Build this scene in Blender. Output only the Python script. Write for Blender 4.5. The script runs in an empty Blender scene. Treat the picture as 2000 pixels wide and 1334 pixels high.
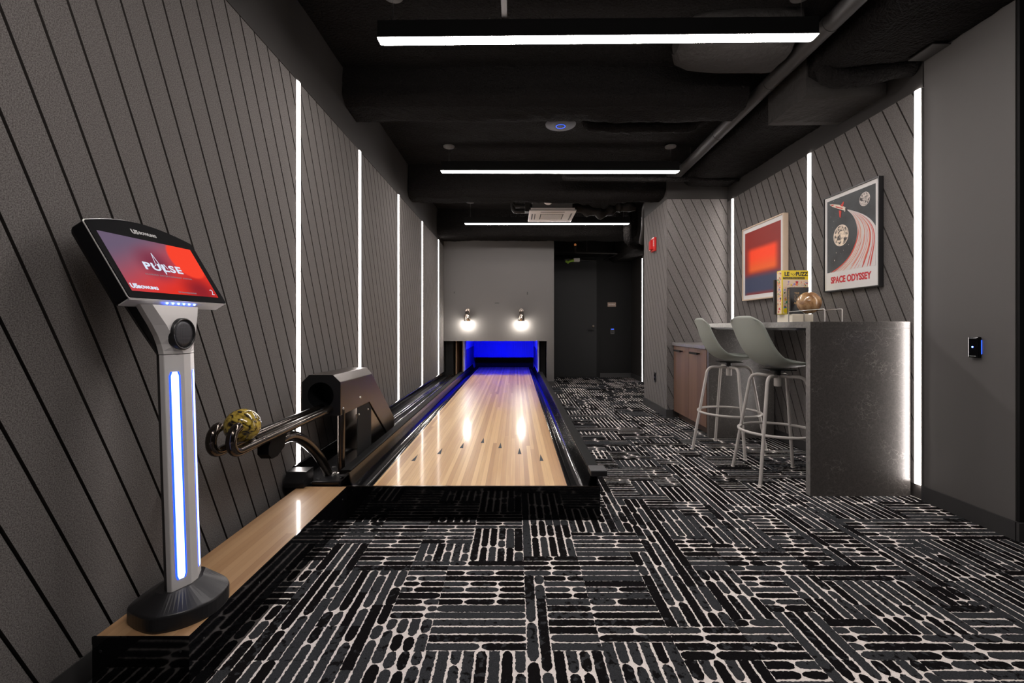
import bpy, bmesh, math, random
from mathutils import Vector, Matrix, noise

# ------------------------------------------------------------------ camera, world, exposure
S = bpy.context.scene
COL = S.collection
cam_d = bpy.data.cameras.new('camera'); cam = bpy.data.objects.new('camera', cam_d); COL.objects.link(cam)
cam.location = (0, 0, 1.036); cam.rotation_euler = (math.pi/2, 0, 0)
cam_d.sensor_width = 36; cam_d.lens = 16.2; cam_d.shift_x = -6.5/2000; cam_d.shift_y = -29/2000
cam_d.clip_start = .02
S.camera = cam
W = bpy.data.worlds.new('world'); S.world = W; W.use_nodes = True
W.node_tree.nodes['Background'].inputs[0].default_value = (.0, .0, .0, 1)
S.view_settings.view_transform = 'Standard'; S.view_settings.look = 'None'
S.view_settings.gamma = 1; S.view_settings.use_curve_mapping = False
S.view_settings.exposure = 0.0
FIX = 76.0      # ceiling fixtures, radiance
STRIP = 26.0     # wall strips
BULB = 170.0
PI = math.pi
rnd = random.Random(7)

# ------------------------------------------------------------------ materials
def mat(name, col, rough=.6, metal=0., spec=.5, coat=0., coat_rough=.05, bump=None, vary=None, emit=None, estr=0.):
    m = bpy.data.materials.new(name); m.use_nodes = True
    nt = m.node_tree; b = nt.nodes['Principled BSDF']
    b.inputs['Base Color'].default_value = (*col, 1); b.inputs['Roughness'].default_value = rough
    b.inputs['Metallic'].default_value = metal; b.inputs['Specular IOR Level'].default_value = spec
    b.inputs['Coat Weight'].default_value = coat; b.inputs['Coat Roughness'].default_value = coat_rough
    if emit: b.inputs['Emission Color'].default_value = (*emit, 1); b.inputs['Emission Strength'].default_value = estr
    tc = nt.nodes.new('ShaderNodeTexCoord')
    if vary:   # (scale, colour2, detail)
        n = nt.nodes.new('ShaderNodeTexNoise'); n.inputs['Scale'].default_value = vary[0]; n.inputs['Detail'].default_value = vary[2]
        nt.links.new(tc.outputs['Object'], n.inputs['Vector'])
        r = nt.nodes.new('ShaderNodeValToRGB'); r.color_ramp.elements[0].position = .35; r.color_ramp.elements[1].position = .65
        r.color_ramp.elements[0].color = (*col, 1); r.color_ramp.elements[1].color = (*vary[1], 1)
        nt.links.new(n.outputs['Fac'], r.inputs[0]); nt.links.new(r.outputs[0], b.inputs['Base Color'])
    if bump:   # (scale, distance, strength)
        n = nt.nodes.new('ShaderNodeTexNoise'); n.inputs['Scale'].default_value = bump[0]; n.inputs['Detail'].default_value = 4
        nt.links.new(tc.outputs['Object'], n.inputs['Vector'])
        bp = nt.nodes.new('ShaderNodeBump'); bp.inputs['Distance'].default_value = bump[1]; bp.inputs['Strength'].default_value = bump[2]
        nt.links.new(n.outputs['Fac'], bp.inputs['Height']); nt.links.new(bp.outputs[0], b.inputs['Normal'])
    return m

def emis(name, col, s):
    m = bpy.data.materials.new(name); m.use_nodes = True; nt = m.node_tree
    for n in list(nt.nodes):
        if n.type == 'BSDF_PRINCIPLED': nt.nodes.remove(n)
    e = nt.nodes.new('ShaderNodeEmission'); e.inputs[0].default_value = (*col, 1); e.inputs[1].default_value = s
    nt.links.new(e.outputs[0], nt.nodes['Material Output'].inputs[0])
    return m

M = {}
M['felt'] = mat('felt', (.075, .069, .066), .95, spec=.1, vary=(300, (.178, .167, .161), 3), bump=(500, .0006, .6))
M['felt_side'] = mat('felt_side', (.07, .064, .06), .95, spec=.1)
M['groove'] = mat('groove_backing', (.045, .041, .039), .95, spec=.1)
M['paint'] = mat('grey_paint', (.092, .087, .084), .62, spec=.3, bump=(260, .0004, .35))
M['paint_dark'] = mat('dark_paint', (.026, .024, .0225), .7, spec=.2, bump=(260, .0004, .35))
M['paint_black'] = mat('black_paint', (.0065, .0065, .0065), .7, spec=.2)
M['door'] = mat('door_paint', (.0115, .0118, .012), .55, spec=.3)
M['base'] = mat('baseboard', (.036, .0355, .0355), .55, spec=.3)
M['spray'] = mat('sprayed_insulation', (.0082, .0073, .0068), .95, spec=.1, bump=(60, .04, 1.0))
M['duct'] = mat('duct_wrap', (.028, .026, .0245), .85, spec=.1, bump=(14, .03, .7))
M['pipe'] = mat('pipe_paint', (.022, .0205, .0195), .55, spec=.25)
M['gloss_black'] = mat('gloss_black', (.0025, .0025, .003), .06, spec=.28)
M['gutter'] = mat('gutter_black', (.003, .003, .0035), .12, spec=.35, bump=(4, .004, .10))
M['satin_black'] = mat('satin_black', (.011, .011, .012), .36, spec=.4)
M['matte_black'] = mat('matte_black', (.006, .006, .006), .75, spec=.2)
M['bezel'] = mat('bezel_black', (.004, .004, .005), .45, spec=.12)
M['housing'] = mat('housing_black', (.075, .062, .052), .30, metal=.85)
M['chrome_black'] = mat('chrome_black', (.085, .072, .062), .16, metal=.95)
M['steel'] = mat('steel', (.50, .48, .46), .3, metal=1)
M['nickel'] = mat('nickel', (.55, .48, .42), .25, metal=1)
M['silver'] = mat('silver_paint', (.62, .61, .60), .36, metal=.30)
M['white'] = mat('white_plastic', (.68, .64, .60), .5)
M['white_hot'] = mat('white_mat', (.62, .61, .60), .7)
M['grille'] = mat('grille_dark', (.10, .095, .09), .6)
M['stool'] = mat('sage_plastic', (.250, .270, .238), .55, spec=.35, bump=(700, .0002, .3))
M['stool_leg'] = mat('stool_metal', (.40, .375, .350), .45, spec=.4)
M['red'] = mat('alarm_red', (.50, .012, .010), .35)
M['label_white'] = mat('label_white', (.80, .78, .76), .5)
M['logo_grey'] = mat('logo_grey', (.42, .42, .42), .5)
M['oak_frame'] = mat('pale_wood_frame', (.56, .44, .33), .5)
M['arrow'] = mat('arrow_ink', (.018, .026, .036), .6, spec=.2)
M['cap_black'] = mat('cap_black', (.004, .004, .004), .65, spec=.08)
M['gold'] = mat('gold_ink', (.40, .25, .10), .5)
M['title_red'] = mat('title_red', (.52, .035, .045), .7)
M['yellow'] = mat('yellow_print', (.80, .62, .015), .35)
M['cream'] = mat('cream_print', (.72, .58, .42), .5)
M['cream_block'] = mat('cream_block', (.70, .64, .52), .5)
M['ink_black'] = mat('ink_black', (.010, .010, .010), .4)
M['bronze'] = mat('bronze_plate', (.26, .19, .15), .45, metal=.3)
M['green_tape'] = mat('green_tape', (.25, .42, .04), .5)
M['orange'] = mat('copper_tip_glow', (.85, .36, .12), .4, emit=(1, .35, .1), estr=.15)  # faint glow added to the sprinkler tip, which is no lamp
M['strip'] = emis('strip_light', (1.0, .915, .875), STRIP)
M['fix'] = emis('fixture_light', (1.0, .925, .895), FIX)
M['bulb'] = emis('bulb_light', (1.0, .93, .84), BULB)
M['kled'] = emis('kiosk_led', (.30, .42, 1.0), 5.0)
M['kled_edge'] = emis('kiosk_led_edge', (.01, .05, 1.0), 3.5)
M['dot_led'] = emis('dot_led', (.05, .12, 1.0), 60.0)
M['blue_led'] = emis('blue_led', (.0, .006, 1.0), 230.0)
M['blue_dim'] = emis('blue_indicator', (.02, .09, 1.0), 3.0)

def wood(name, cols, board, rough, coat, seg=1.4, seam=.25, axis='X'):
    """strip-wood surface: boards run along Y, tones change per board and per length"""
    m = bpy.data.materials.new(name); m.use_nodes = True; nt = m.node_tree; b = nt.nodes['Principled BSDF']
    N = nt.nodes.new; L = nt.links.new
    tc = N('ShaderNodeTexCoord'); sp = N('ShaderNodeSeparateXYZ'); L(tc.outputs['Object'], sp.inputs[0])
    def mth(op, a, bb=None):
        n = N('ShaderNodeMath'); n.operation = op
        for i, v in enumerate((a, bb)):
            if v is None: continue
            if isinstance(v, (int, float)): n.inputs[i].default_value = v
            else: L(v, n.inputs[i])
        return n.outputs[0]
    u = sp.outputs['Z' if axis == 'Z' else 'X'] if axis != 'Y' else sp.outputs['Y']
    v = sp.outputs['Y'] if axis == 'X' else sp.outputs['Z']
    ux = mth('DIVIDE', u, board); fl = mth('FLOOR', ux); fr = mth('FRACT', ux)
    wn = N('ShaderNodeTexWhiteNoise'); wn.noise_dimensions = '1D'; L(fl, wn.inputs['W'])
    off = mth('MULTIPLY', wn.outputs['Value'], 7.3)
    sy = mth('FLOOR', mth('ADD', mth('DIVIDE', v, seg), off))
    wn2 = N('ShaderNodeTexWhiteNoise'); wn2.noise_dimensions = '2D'
    cb = N('ShaderNodeCombineXYZ'); L(fl, cb.inputs[0]); L(sy, cb.inputs[1]); L(cb.outputs[0], wn2.inputs['Vector'])
    mp = N('ShaderNodeCombineXYZ'); L(mth('MULTIPLY', u, 60.), mp.inputs[0]); L(mth('MULTIPLY', v, 2.2), mp.inputs[1]); L(mth('MULTIPLY', fl, 3.7), mp.inputs[2])
    gr = N('ShaderNodeTexNoise'); gr.inputs['Scale'].default_value = 1.0; gr.inputs['Detail'].default_value = 5; L(mp.outputs[0], gr.inputs['Vector'])
    tone = mth('ADD', mth('MULTIPLY', wn2.outputs['Value'], .72), mth('MULTIPLY', gr.outputs['Fac'], .45))
    r = N('ShaderNodeValToRGB'); els = r.color_ramp.elements
    els[0].position = .15; els[1].position = .95
    els[0].color = (*cols[0], 1); els[1].color = (*cols[-1], 1)
    for i, c in enumerate(cols[1:-1]):
        e = els.new(.15+.8*(i+1)/(len(cols)-1)); e.color = (*c, 1)
    L(mth('SUBTRACT', mth('MULTIPLY', tone, 1.25), .12), r.inputs[0])
    ed = mth('LESS_THAN', fr, .045)
    mx = N('ShaderNodeMix'); mx.data_type = 'RGBA'; L(mth('MULTIPLY', ed, seam), mx.inputs[0]); L(r.outputs[0], mx.inputs[6])
    mx.inputs[7].default_value = (.10, .05, .02, 1)
    L(mx.outputs[2], b.inputs['Base Color'])
    b.inputs['Roughness'].default_value = rough; b.inputs['Coat Weight'].default_value = coat; b.inputs['Coat Roughness'].default_value = .10
    return m
M['lane'] = wood('lane_maple', [(.33, .170, .062), (.42, .232, .088), (.48, .282, .112), (.60, .385, .170)], .0268, .36, .27, 4.5, .45)
M['platform'] = wood('platform_wood', [(.27, .150, .070), (.35, .205, .100), (.39, .240, .122)], .0268, .42, .25, 3.1)
M['walnut'] = wood('cabinet_walnut', [(.085, .042, .026), (.15, .082, .054), (.11, .058, .038)], .11, .5, .0, 9., 0., 'Y')
M['kick_wood'] = wood('ply_wood', [(.30, .18, .10), (.36, .22, .13)], .2, .5, 0., 9., 0., 'Y')

def stone():
    m = mat('dark_stone', (.042, .040, .038), .34, spec=.5)
    nt = m.node_tree; N = nt.nodes.new; L = nt.links.new; b = nt.nodes['Principled BSDF']
    tc = N('ShaderNodeTexCoord')
    n0 = N('ShaderNodeTexNoise'); n0.inputs['Scale'].default_value = 9; n0.inputs['Detail'].default_value = 3; L(tc.outputs['Object'], n0.inputs['Vector'])
    ad = N('ShaderNodeVectorMath'); ad.operation = 'MULTIPLY_ADD'; L(n0.outputs['Color'], ad.inputs[0]); ad.inputs[1].default_value = (.22,)*3; L(tc.outputs['Object'], ad.inputs[2])
    v = N('ShaderNodeTexVoronoi'); v.feature = 'DISTANCE_TO_EDGE'; v.inputs['Scale'].default_value = 17; L(ad.outputs[0], v.inputs['Vector'])
    r = N('ShaderNodeValToRGB'); r.color_ramp.elements[0].position = 0; r.color_ramp.elements[1].position = .035
    r.color_ramp.elements[0].color = (1, 1, 1, 1); r.color_ramp.elements[1].color = (0, 0, 0, 1); L(v.outputs['Distance'], r.inputs[0])
    n1 = N('ShaderNodeTexNoise'); n1.inputs['Scale'].default_value = 7; n1.inputs['Detail'].default_value = 6; L(tc.outputs['Object'], n1.inputs['Vector'])
    r1 = N('ShaderNodeValToRGB'); r1.color_ramp.elements[0].position = .42; r1.color_ramp.elements[1].position = .75; L(n1.outputs['Fac'], r1.inputs[0])
    mu = N('ShaderNodeMath'); mu.operation = 'MULTIPLY'; L(r.outputs[0], mu.inputs[0]); L(r1.outputs[0], mu.inputs[1])
    mx = N('ShaderNodeMix'); mx.data_type = 'RGBA'; L(mu.outputs[0], mx.inputs[0])
    n2 = N('ShaderNodeTexNoise'); n2.inputs['Scale'].default_value = 130; n2.inputs['Detail'].default_value = 3; L(tc.outputs['Object'], n2.inputs['Vector'])
    r2 = N('ShaderNodeValToRGB'); r2.color_ramp.elements[0].position = .3; r2.color_ramp.elements[1].position = .8
    r2.color_ramp.elements[0].color = (.046, .042, .0395, 1); r2.color_ramp.elements[1].color = (.085, .078, .072, 1); L(n2.outputs['Fac'], r2.inputs[0])
    L(r2.outputs[0], mx.inputs[6]); mx.inputs[7].default_value = (.23, .215, .20, 1)
    L(mx.outputs[2], b.inputs['Base Color'])
    return m
M['stone'] = stone()
M['stone_top'] = mat('grey_stone_edge', (.13, .125, .12), .28, vary=(60, (.19, .18, .17), 3))

def carpet_pile():
    m = mat('carpet_pile', (.03, .03, .03), 1.0, spec=.0)
    nt = m.node_tree; N = nt.nodes.new; L = nt.links.new; b = nt.nodes['Principled BSDF']
    at = N('ShaderNodeAttribute'); at.attribute_name = 'tone'
    tc = N('ShaderNodeTexCoord')
    n = N('ShaderNodeTexNoise'); n.inputs['Scale'].default_value = 42; n.inputs['Detail'].default_value = 3; L(tc.outputs['Object'], n.inputs['Vector'])
    n2 = N('ShaderNodeTexNoise'); n2.inputs['Scale'].default_value = 420; n2.inputs['Detail'].default_value = 2; L(tc.outputs['Object'], n2.inputs['Vector'])
    a = N('ShaderNodeMath'); a.operation = 'ADD'; L(at.outputs['Fac'], a.inputs[0]); L(n.outputs['Fac'], a.inputs[1])
    r = N('ShaderNodeValToRGB'); r.color_ramp.elements[0].position = .0; r.color_ramp.elements[1].position = .06
    a2 = N('ShaderNodeMath'); a2.operation = 'SUBTRACT'; L(a.outputs[0], a2.inputs[0]); a2.inputs[1].default_value = 1.0
    L(a2.outputs[0], r.inputs[0]); r.color_ramp.elements[0].color = (.0085, .0078, .0083, 1); r.color_ramp.elements[1].color = (.036, .0375, .0405, 1)
    mm = N('ShaderNodeMath'); mm.operation = 'MULTIPLY_ADD'; L(n2.outputs['Fac'], mm.inputs[0]); mm.inputs[1].default_value = 1.6; mm.inputs[2].default_value = .2
    vm = N('ShaderNodeVectorMath'); vm.operation = 'SCALE'; L(r.outputs[0], vm.inputs[0]); L(mm.outputs[0], vm.inputs['Scale'])
    L(vm.outputs[0], b.inputs['Base Color'])
    bp = N('ShaderNodeBump'); bp.inputs['Distance'].default_value = .004; bp.inputs['Strength'].default_value = .9; L(n2.outputs['Fac'], bp.inputs['Height']); L(bp.outputs[0], b.inputs['Normal'])
    return m
M['pile'] = carpet_pile()
M['loop'] = mat('carpet_cream', (.60, .545, .515), 1.0, spec=.0, vary=(420, (.84, .78, .74), 2), bump=(420, .003, .8))

def ball_mat(name, c1, c2, c3, scale, rough=.15, dist=3.2):
    m = mat(name, c1, rough, spec=.5, coat=.3)
    nt = m.node_tree; N = nt.nodes.new; L = nt.links.new; b = nt.nodes['Principled BSDF']
    tc = N('ShaderNodeTexCoord'); n = N('ShaderNodeTexNoise'); n.inputs['Scale'].default_value = scale; n.inputs['Detail'].default_value = 5; n.inputs['Distortion'].default_value = dist
    L(tc.outputs['Object'], n.inputs['Vector'])
    r = N('ShaderNodeValToRGB'); e = r.color_ramp.elements; e[0].position = .40; e[1].position = .60
    e[0].color = (*c1, 1); e[1].color = (*c3, 1); k = e.new(.5); k.color = (*c2, 1)
    L(n.outputs['Fac'], r.inputs[0]); L(r.outputs[0], b.inputs['Base Color'])
    return m
M['ball'] = ball_mat('yellow_ball', (.010, .009, .008), (.30, .205, .028), (.46, .345, .06), 20)
M['wood_ball'] = ball_mat('wood_ball', (.20, .10, .045), (.33, .19, .09), (.42, .26, .13), 5, .2)
M['moon'] = ball_mat('moon_print', (.05, .045, .045), (.60, .50, .40), (.78, .66, .52), 34, .7, .8)
M['moon_grey'] = ball_mat('moon_grey_print', (.05, .045, .045), (.42, .38, .35), (.62, .56, .52), 48, .7, .8)
M['space'] = mat('space_print', (.020, .021, .023), .6, vary=(5, (.045, .055, .058), 5))
M['abstract'] = None

# ------------------------------------------------------------------ mesh builder
class MB:
    def __init__(s): s.v = []; s.f = []; s.m = []; s.sm = []
    def add(s, vs, fs, mi=0, smooth=False):
        o = len(s.v); s.v += [tuple(p) for p in vs]
        for f in fs: s.f.append([i+o for i in f]); s.m.append(mi); s.sm.append(smooth)
        return s
    def box(s, x0, x1, y0, y1, z0, z1, mi=0):
        vs = [(x, y, z) for z in (z0, z1) for y in (y0, y1) for x in (x0, x1)]
        return s.add(vs, [(0, 2, 3, 1), (4, 5, 7, 6), (0, 1, 5, 4), (2, 6, 7, 3), (0, 4, 6, 2), (1, 3, 7, 5)], mi)
    def obox(s, c, ax, ay, az, hx, hy, hz, mi=0):
        c = Vector(c); ax = Vector(ax)*hx; ay = Vector(ay)*hy; az = Vector(az)*hz
        vs = [c+ax*i+ay*j+az*k for k in (-1, 1) for j in (-1, 1) for i in (-1, 1)]
        return s.add(vs, [(0, 2, 3, 1), (4, 5, 7, 6), (0, 1, 5, 4), (2, 6, 7, 3), (0, 4, 6, 2), (1, 3, 7, 5)], mi)
    def loft(s, rings, mi=0, smooth=False, cap=True, closed=False):
        n = len(rings[0]); o = [p for r in rings for p in r]; f = []
        R = len(rings)
        for i in range(R if closed else R-1):
            j = (i+1) % R
            for k in range(n):
                f.append((i*n+k, i*n+(k+1) % n, j*n+(k+1) % n, j*n+k))
        s.add(o, f, mi, smooth)
        if cap and not closed:
            s.add(rings[0], [list(range(n))[::-1]], mi); s.add(rings[-1], [list(range(n))], mi)
        return s
    def prism(s, poly, axis, a, b, mi=0):
        """poly in the two other axes (in order), extruded along axis from a to b"""
        def P(p, t): return {'X': (t, p[0], p[1]), 'Y': (p[0], t, p[1]), 'Z': (p[0], p[1], t)}[axis]
        return s.loft([[P(p, a) for p in poly], [P(p, b) for p in poly]], mi)
    def tube(s, path, r, n=12, mi=0, cap=True, closed=False):
        path = [Vector(p) for p in path]; rings = []; L = len(path); up = None
        for i, p in enumerate(path):
            a = path[i-1] if (i > 0 or closed) else p; b = path[(i+1) % L] if (i < L-1 or closed) else p
            t = (b-a).normalized()
            if up is None: up = Vector((0, 0, 1)) if abs(t.z) < .9 else Vector((1, 0, 0))
            x = up.cross(t).normalized(); y = t.cross(x); up = y
            rr = r[i] if isinstance(r, (list, tuple)) else r
            rings.append([p+x*rr*math.cos(2*PI*k/n)+y*rr*math.sin(2*PI*k/n) for k in range(n)])
        return s.loft(rings, mi, True, cap, closed)
    def lathe(s, prof, c, n=24, mi=0, axis='Z'):
        """prof = [(radius, height)], around axis through c"""
        c = Vector(c); rings = []
        for r, h in prof:
            ring = []
            for k in range(n):
                a = 2*PI*k/n; u, v = r*math.cos(a), r*math.sin(a)
                ring.append(c+Vector({'Z': (u, v, h), 'X': (h, u, v), 'Y': (v, h, u)}[axis]))
            rings.append(ring)
        return s.loft(rings, mi, True)
    def disc(s, c, r, ax, ay, n=24, mi=0):
        c = Vector(c); ax = Vector(ax); ay = Vector(ay)
        rx, ry = (r if isinstance(r, tuple) else (r, r))
        return s.add([c+ax*rx*math.cos(2*PI*k/n)+ay*ry*math.sin(2*PI*k/n) for k in range(n)], [list(range(n))], mi)
    def sphere(s, c, r, n=32, mi=0):
        m = n//2
        return s.lathe([(max(1e-4, r*math.sin(PI*i/m)), -r*math.cos(PI*i/m)) for i in range(m+1)], c, n, mi)
    def build(s, name, mats, parent=None, bevel=0, local=False, **props):
        if not isinstance(mats, (list, tuple)): mats = [mats]
        me = bpy.data.meshes.new(name); off = Vector((0, 0, 0)); loc = Vector((0, 0, 0))
        if parent and not local: off = world_loc(parent)
        if not parent and not local:
            xs = [p[0] for p in s.v]; ys = [p[1] for p in s.v]; zs = [p[2] for p in s.v]
            off = Vector(((min(xs)+max(xs))/2, (min(ys)+max(ys))/2, min(zs))); loc = off
        me.from_pydata([(p[0]-off[0], p[1]-off[1], p[2]-off[2]) for p in s.v], [], s.f)
        me.polygons.foreach_set('material_index', s.m); me.polygons.foreach_set('use_smooth', s.sm)
        for m in mats: me.materials.append(m)
        bm = bmesh.new(); bm.from_mesh(me); bmesh.ops.recalc_face_normals(bm, faces=bm.faces) if len(s.f) < 20000 else None
        bm.to_mesh(me); bm.free()
        o = bpy.data.objects.new(name, me); COL.objects.link(o); o.location = loc
        if parent: o.parent = parent; o.location = (0, 0, 0)
        if bevel:
            md = o.modifiers.new('bevel', 'BEVEL'); md.width = bevel; md.segments = 2; md.limit_method = 'ANGLE'; md.angle_limit = .6
        for k, v in props.items(): o[k] = v
        return o

def world_loc(o):
    v = Vector((0, 0, 0))
    while o: v += Vector(o.location); o = o.parent
    return v

def thing(name, loc, label, cat, group=None, rz=0.):
    o = bpy.data.objects.new(name, None); COL.objects.link(o); o.location = loc; o.rotation_euler = (0, 0, rz)
    o.empty_display_size = .1; o['label'] = label; o['category'] = cat
    if group: o['group'] = group
    return o
def tag(o, label, cat, group=None):
    o['label'] = label; o['category'] = cat
    if group: o['group'] = group
    return o

def text(name, body, size, origin, right, up, m, parent, bold=0., align='CENTER', ext=.0004, sx=1., space=1., shear=0.):
    cu = bpy.data.curves.new(name, 'FONT'); cu.body = body; cu.size = size; cu.align_x = align; cu.align_y = 'CENTER'
    cu.extrude = ext; cu.offset = bold; cu.space_character = space; cu.resolution_u = 4; cu.shear = shear
    t = bpy.data.objects.new(name, cu); COL.objects.link(t)
    bpy.context.view_layer.update()
    me = bpy.data.meshes.new_from_object(t.evaluated_get(bpy.context.evaluated_depsgraph_get()))
    bpy.data.objects.remove(t); bpy.data.curves.remove(cu)
    r = Vector(right).normalized(); u = Vector(up).normalized(); n = r.cross(u)
    off = Vector(origin)-world_loc(parent)
    Mx = Matrix(((r.x*sx, u.x, n.x, off.x), (r.y*sx, u.y, n.y, off.y), (r.z*sx, u.z, n.z, off.z), (0, 0, 0, 1)))
    me.transform(Mx); me.materials.clear(); me.materials.append(m)
    o = bpy.data.objects.new(name, me); COL.objects.link(o); o.parent = parent
    return o

def arc_pts(c, r, a0, a1, n, plane='YZ'):
    out = []
    for i in range(n+1):
        a = a0+(a1-a0)*i/n; u, v = r*math.cos(a), r*math.sin(a)
        out.append(Vector(c)+Vector({'YZ': (0, u, v), 'XZ': (u, 0, v), 'XY': (u, v, 0)}[plane]))
    return out
def round_path(pts, r, n=6):
    pts = [Vector(p) for p in pts]; out = [pts[0]]
    for i in range(1, len(pts)-1):
        p = pts[i]; a = (pts[i-1]-p); b = (pts[i+1]-p); ra = min(r, a.length*.49, b.length*.49)
        A = p+a.normalized()*ra; B = p+b.normalized()*ra
        for k in range(n+1):
            t = k/n; out.append(A*(1-t)**2+p*2*t*(1-t)+B*t*t)
    out.append(pts[-1]); return out
def crom(pts, n):
    P = [Vector(p) for p in pts]; P = [P[0]*2-P[1]]+P+[P[-1]*2-P[-2]]; out = []
    for i in range(1, len(P)-2):
        for k in range(n):
            t = k/n
            out.append(.5*((2*P[i])+(P[i+1]-P[i-1])*t+(2*P[i-1]-5*P[i]+4*P[i+1]-P[i+2])*t*t+(3*P[i]-P[i-1]-3*P[i+1]+P[i+2])*t**3))
    out.append(P[-2]); return out

XL, XR = -1.245, 2.42          # felt faces
PT = 2.44                      # panel top
CEIL = 2.88

# ------------------------------------------------------------------ shell of the room
def shell(name, m, *boxes, parent=None):
    b = MB()
    for q in boxes: b.box(*q)
    o = b.build(name, m, parent)
    if not parent: o['kind'] = 'structure'
    return o
wall_left = shell('wall_left', M['groove'], (-1.40, XL-.012, -2.5, 9.9, 0, PT))
shell('upper_band', M['paint_dark'], (-1.40, XL+.004, -2.5, 8.0, PT, CEIL+.1), parent=wall_left)
wall_right = shell('wall_right', M['groove'], (XR+.012, 2.6, 2.741, 6.40, 0, 2.46))
shell('upper_band', M['paint_dark'], (XR+.004, 2.6, 2.741, 9.5, 2.46, CEIL+.1), parent=wall_right)
shell('painted_return', M['paint'], (2.43, 3.62, 2.24, 2.741, 0, CEIL+.1), parent=wall_right)
shell('corridor_side', M['paint_dark'], (2.37, 2.6, 6.40, 9.5, 0, 2.46), parent=wall_right)
shell('dark_return', M['paint_black'], (2.436, 3.62, 2.225, 2.24, 0, CEIL+.1), parent=wall_right)
shell('wall_side', M['paint_dark'], (3.6, 3.72, -2.5, 2.24, 0, CEIL+.1))
shell('wall_front', M['paint_dark'], (-1.40, 3.72, -2.62, -2.5, 0, CEIL+.1))
shell('wall_partition', M['groove'], (1.742, XR+.012, 5.272, 6.19, 0, 2.49))
shell('partition_cap', M['paint_dark'], (1.734, XR+.012, 5.262, 6.2, 2.49, CEIL+.05), parent=bpy.data.objects['wall_partition'])
wb = shell('wall_back', M['paint'], (XL-.003, .671, 8.0, 8.12, .787, CEIL+.05), (.547, .671, 8.0, 8.12, 0, .787))
shell('side_return', M['paint_dark'], (.61, .671, 8.12, 9.5, 0, CEIL+.05), parent=wb)
shell('wall_corridor', M['paint_black'], (.671, 2.6, 9.42, 9.55, 0, CEIL+.05))
shell('wall_pit', M['matte_black'], (-1.40, .671, 10.6, 10.7, 0, 2.6), (-1.40, .61, 8.12, 10.6, 1.5, 1.55), (-1.4, -1.25, 9.9, 10.6, 0, 1.5), (.61, .671, 9.55, 10.6, 0, 1.5))

def clip(poly, ax, lim, keep_less):
    out = []
    for i in range(len(poly)):
        a, b = poly[i], poly[(i+1) % len(poly)]
        ia = (a[ax] <= lim) == keep_less; ib = (b[ax] <= lim) == keep_less
        if ia: out.append(a)
        if ia != ib:
            t = (lim-a[ax])/(b[ax]-a[ax]); out.append((a[0]+(b[0]-a[0])*t, a[1]+(b[1]-a[1])*t))
    return out
def felt(parent, P, u0, u1, v0, v1, ref, pitch, slope, vref, g=.010):
    """felt boards with diagonal grooves; groove line: u = ref + pitch*k + slope*(v - vref); P maps (u, v, depth)"""
    b = MB()
    lo = min(u0-slope*(v-vref) for v in (v0, v1))-ref; hi = max(u1-slope*(v-vref) for v in (v0, v1))-ref
    for k in range(math.floor(lo/pitch)-1, math.ceil(hi/pitch)+1):
        a = ref+pitch*k+g/2; c = ref+pitch*(k+1)-g/2
        q = [(a+slope*(v0-vref), v0), (c+slope*(v0-vref), v0), (c+slope*(v1-vref), v1), (a+slope*(v1-vref), v1)]
        for ax, lim, ls in ((0, u0, False), (0, u1, True)):
            if q: q = clip(q, ax, lim, ls)
        if len(q) < 3: continue
        n = len(q); o = [P(p[0], p[1], 0.) for p in q]; i = [P(p[0], p[1], .0125) for p in q]
        b.add(o+i, [list(range(n))], 0); b.add(o+i, [(k2, (k2+1) % n, n+(k2+1) % n, n+k2) for k2 in range(n)], 1)
    return b.build('acoustic_panel', [M['felt'], M['felt_side']], parent)
PL = lambda u, v, d: (XL-d, u, v)
PR = lambda u, v, d: (XR+d, u, v)
LS = [2.64, 3.68, 4.90, 6.15, 7.45]
edges = [-2.48]+[e for s in LS for e in (s-.029, s+.029)]+[7.995]
for i in range(0, len(edges), 2):
    felt(wall_left, PL, edges[i], edges[i+1], .085, PT, 1.367, .114, -.452, 1.5)
RS = [2.770, 3.79, 5.13]
redges = [2.80, 3.76, 3.82, 5.10, 5.16, 5.258]
for i in range(0, len(redges), 2):
    felt(wall_right, PR, redges[i], redges[i+1], .085, 2.46, 2.926, .115, .466, 2.46)
wp = bpy.data.objects['wall_partition']
felt(wp, lambda u, v, d: (u, 5.26+d, v), 1.731, XR-.001, .09, 2.49, 1.80, .109, -.49, 2.46, .008)
felt(wp, lambda u, v, d: (1.73+d, u, v), 5.261, 6.19, .09, 2.49, 5.30, .115, .466, 2.46, .008)
for nm, q in (('baseboard_left', (XL-.012, XL+.002, -2.48, 7.99, 0, .084)), ('baseboard_right', (2.418, 2.44, 2.23, 2.745, 0, .09)),
              ('baseboard_return', (2.42, 3.6, 2.213, 2.226, 0, .09)), ('baseboard_niche', (2.408, 2.432, 2.86, 4.27, 0, .084)),
              ('baseboard_partition', (1.718, 1.742, 5.25, 6.20, 0, .088)), ('baseboard_partition_front', (1.742, 1.795, 5.25, 5.272, 0, .088)),
              ('baseboard_corridor', (1.73, 2.37, 9.405, 9.42, 0, .09)), ('baseboard_corridor_side', (2.355, 2.37, 6.40, 9.40, 0, .09)),
              ('baseboard_column', (.540, .680, 7.985, 8.0, 0, .09)), ('baseboard_column_side', (.671, .684, 8.0, 9.41, 0, .09))):
    shell(nm, M['base'], q)

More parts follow.
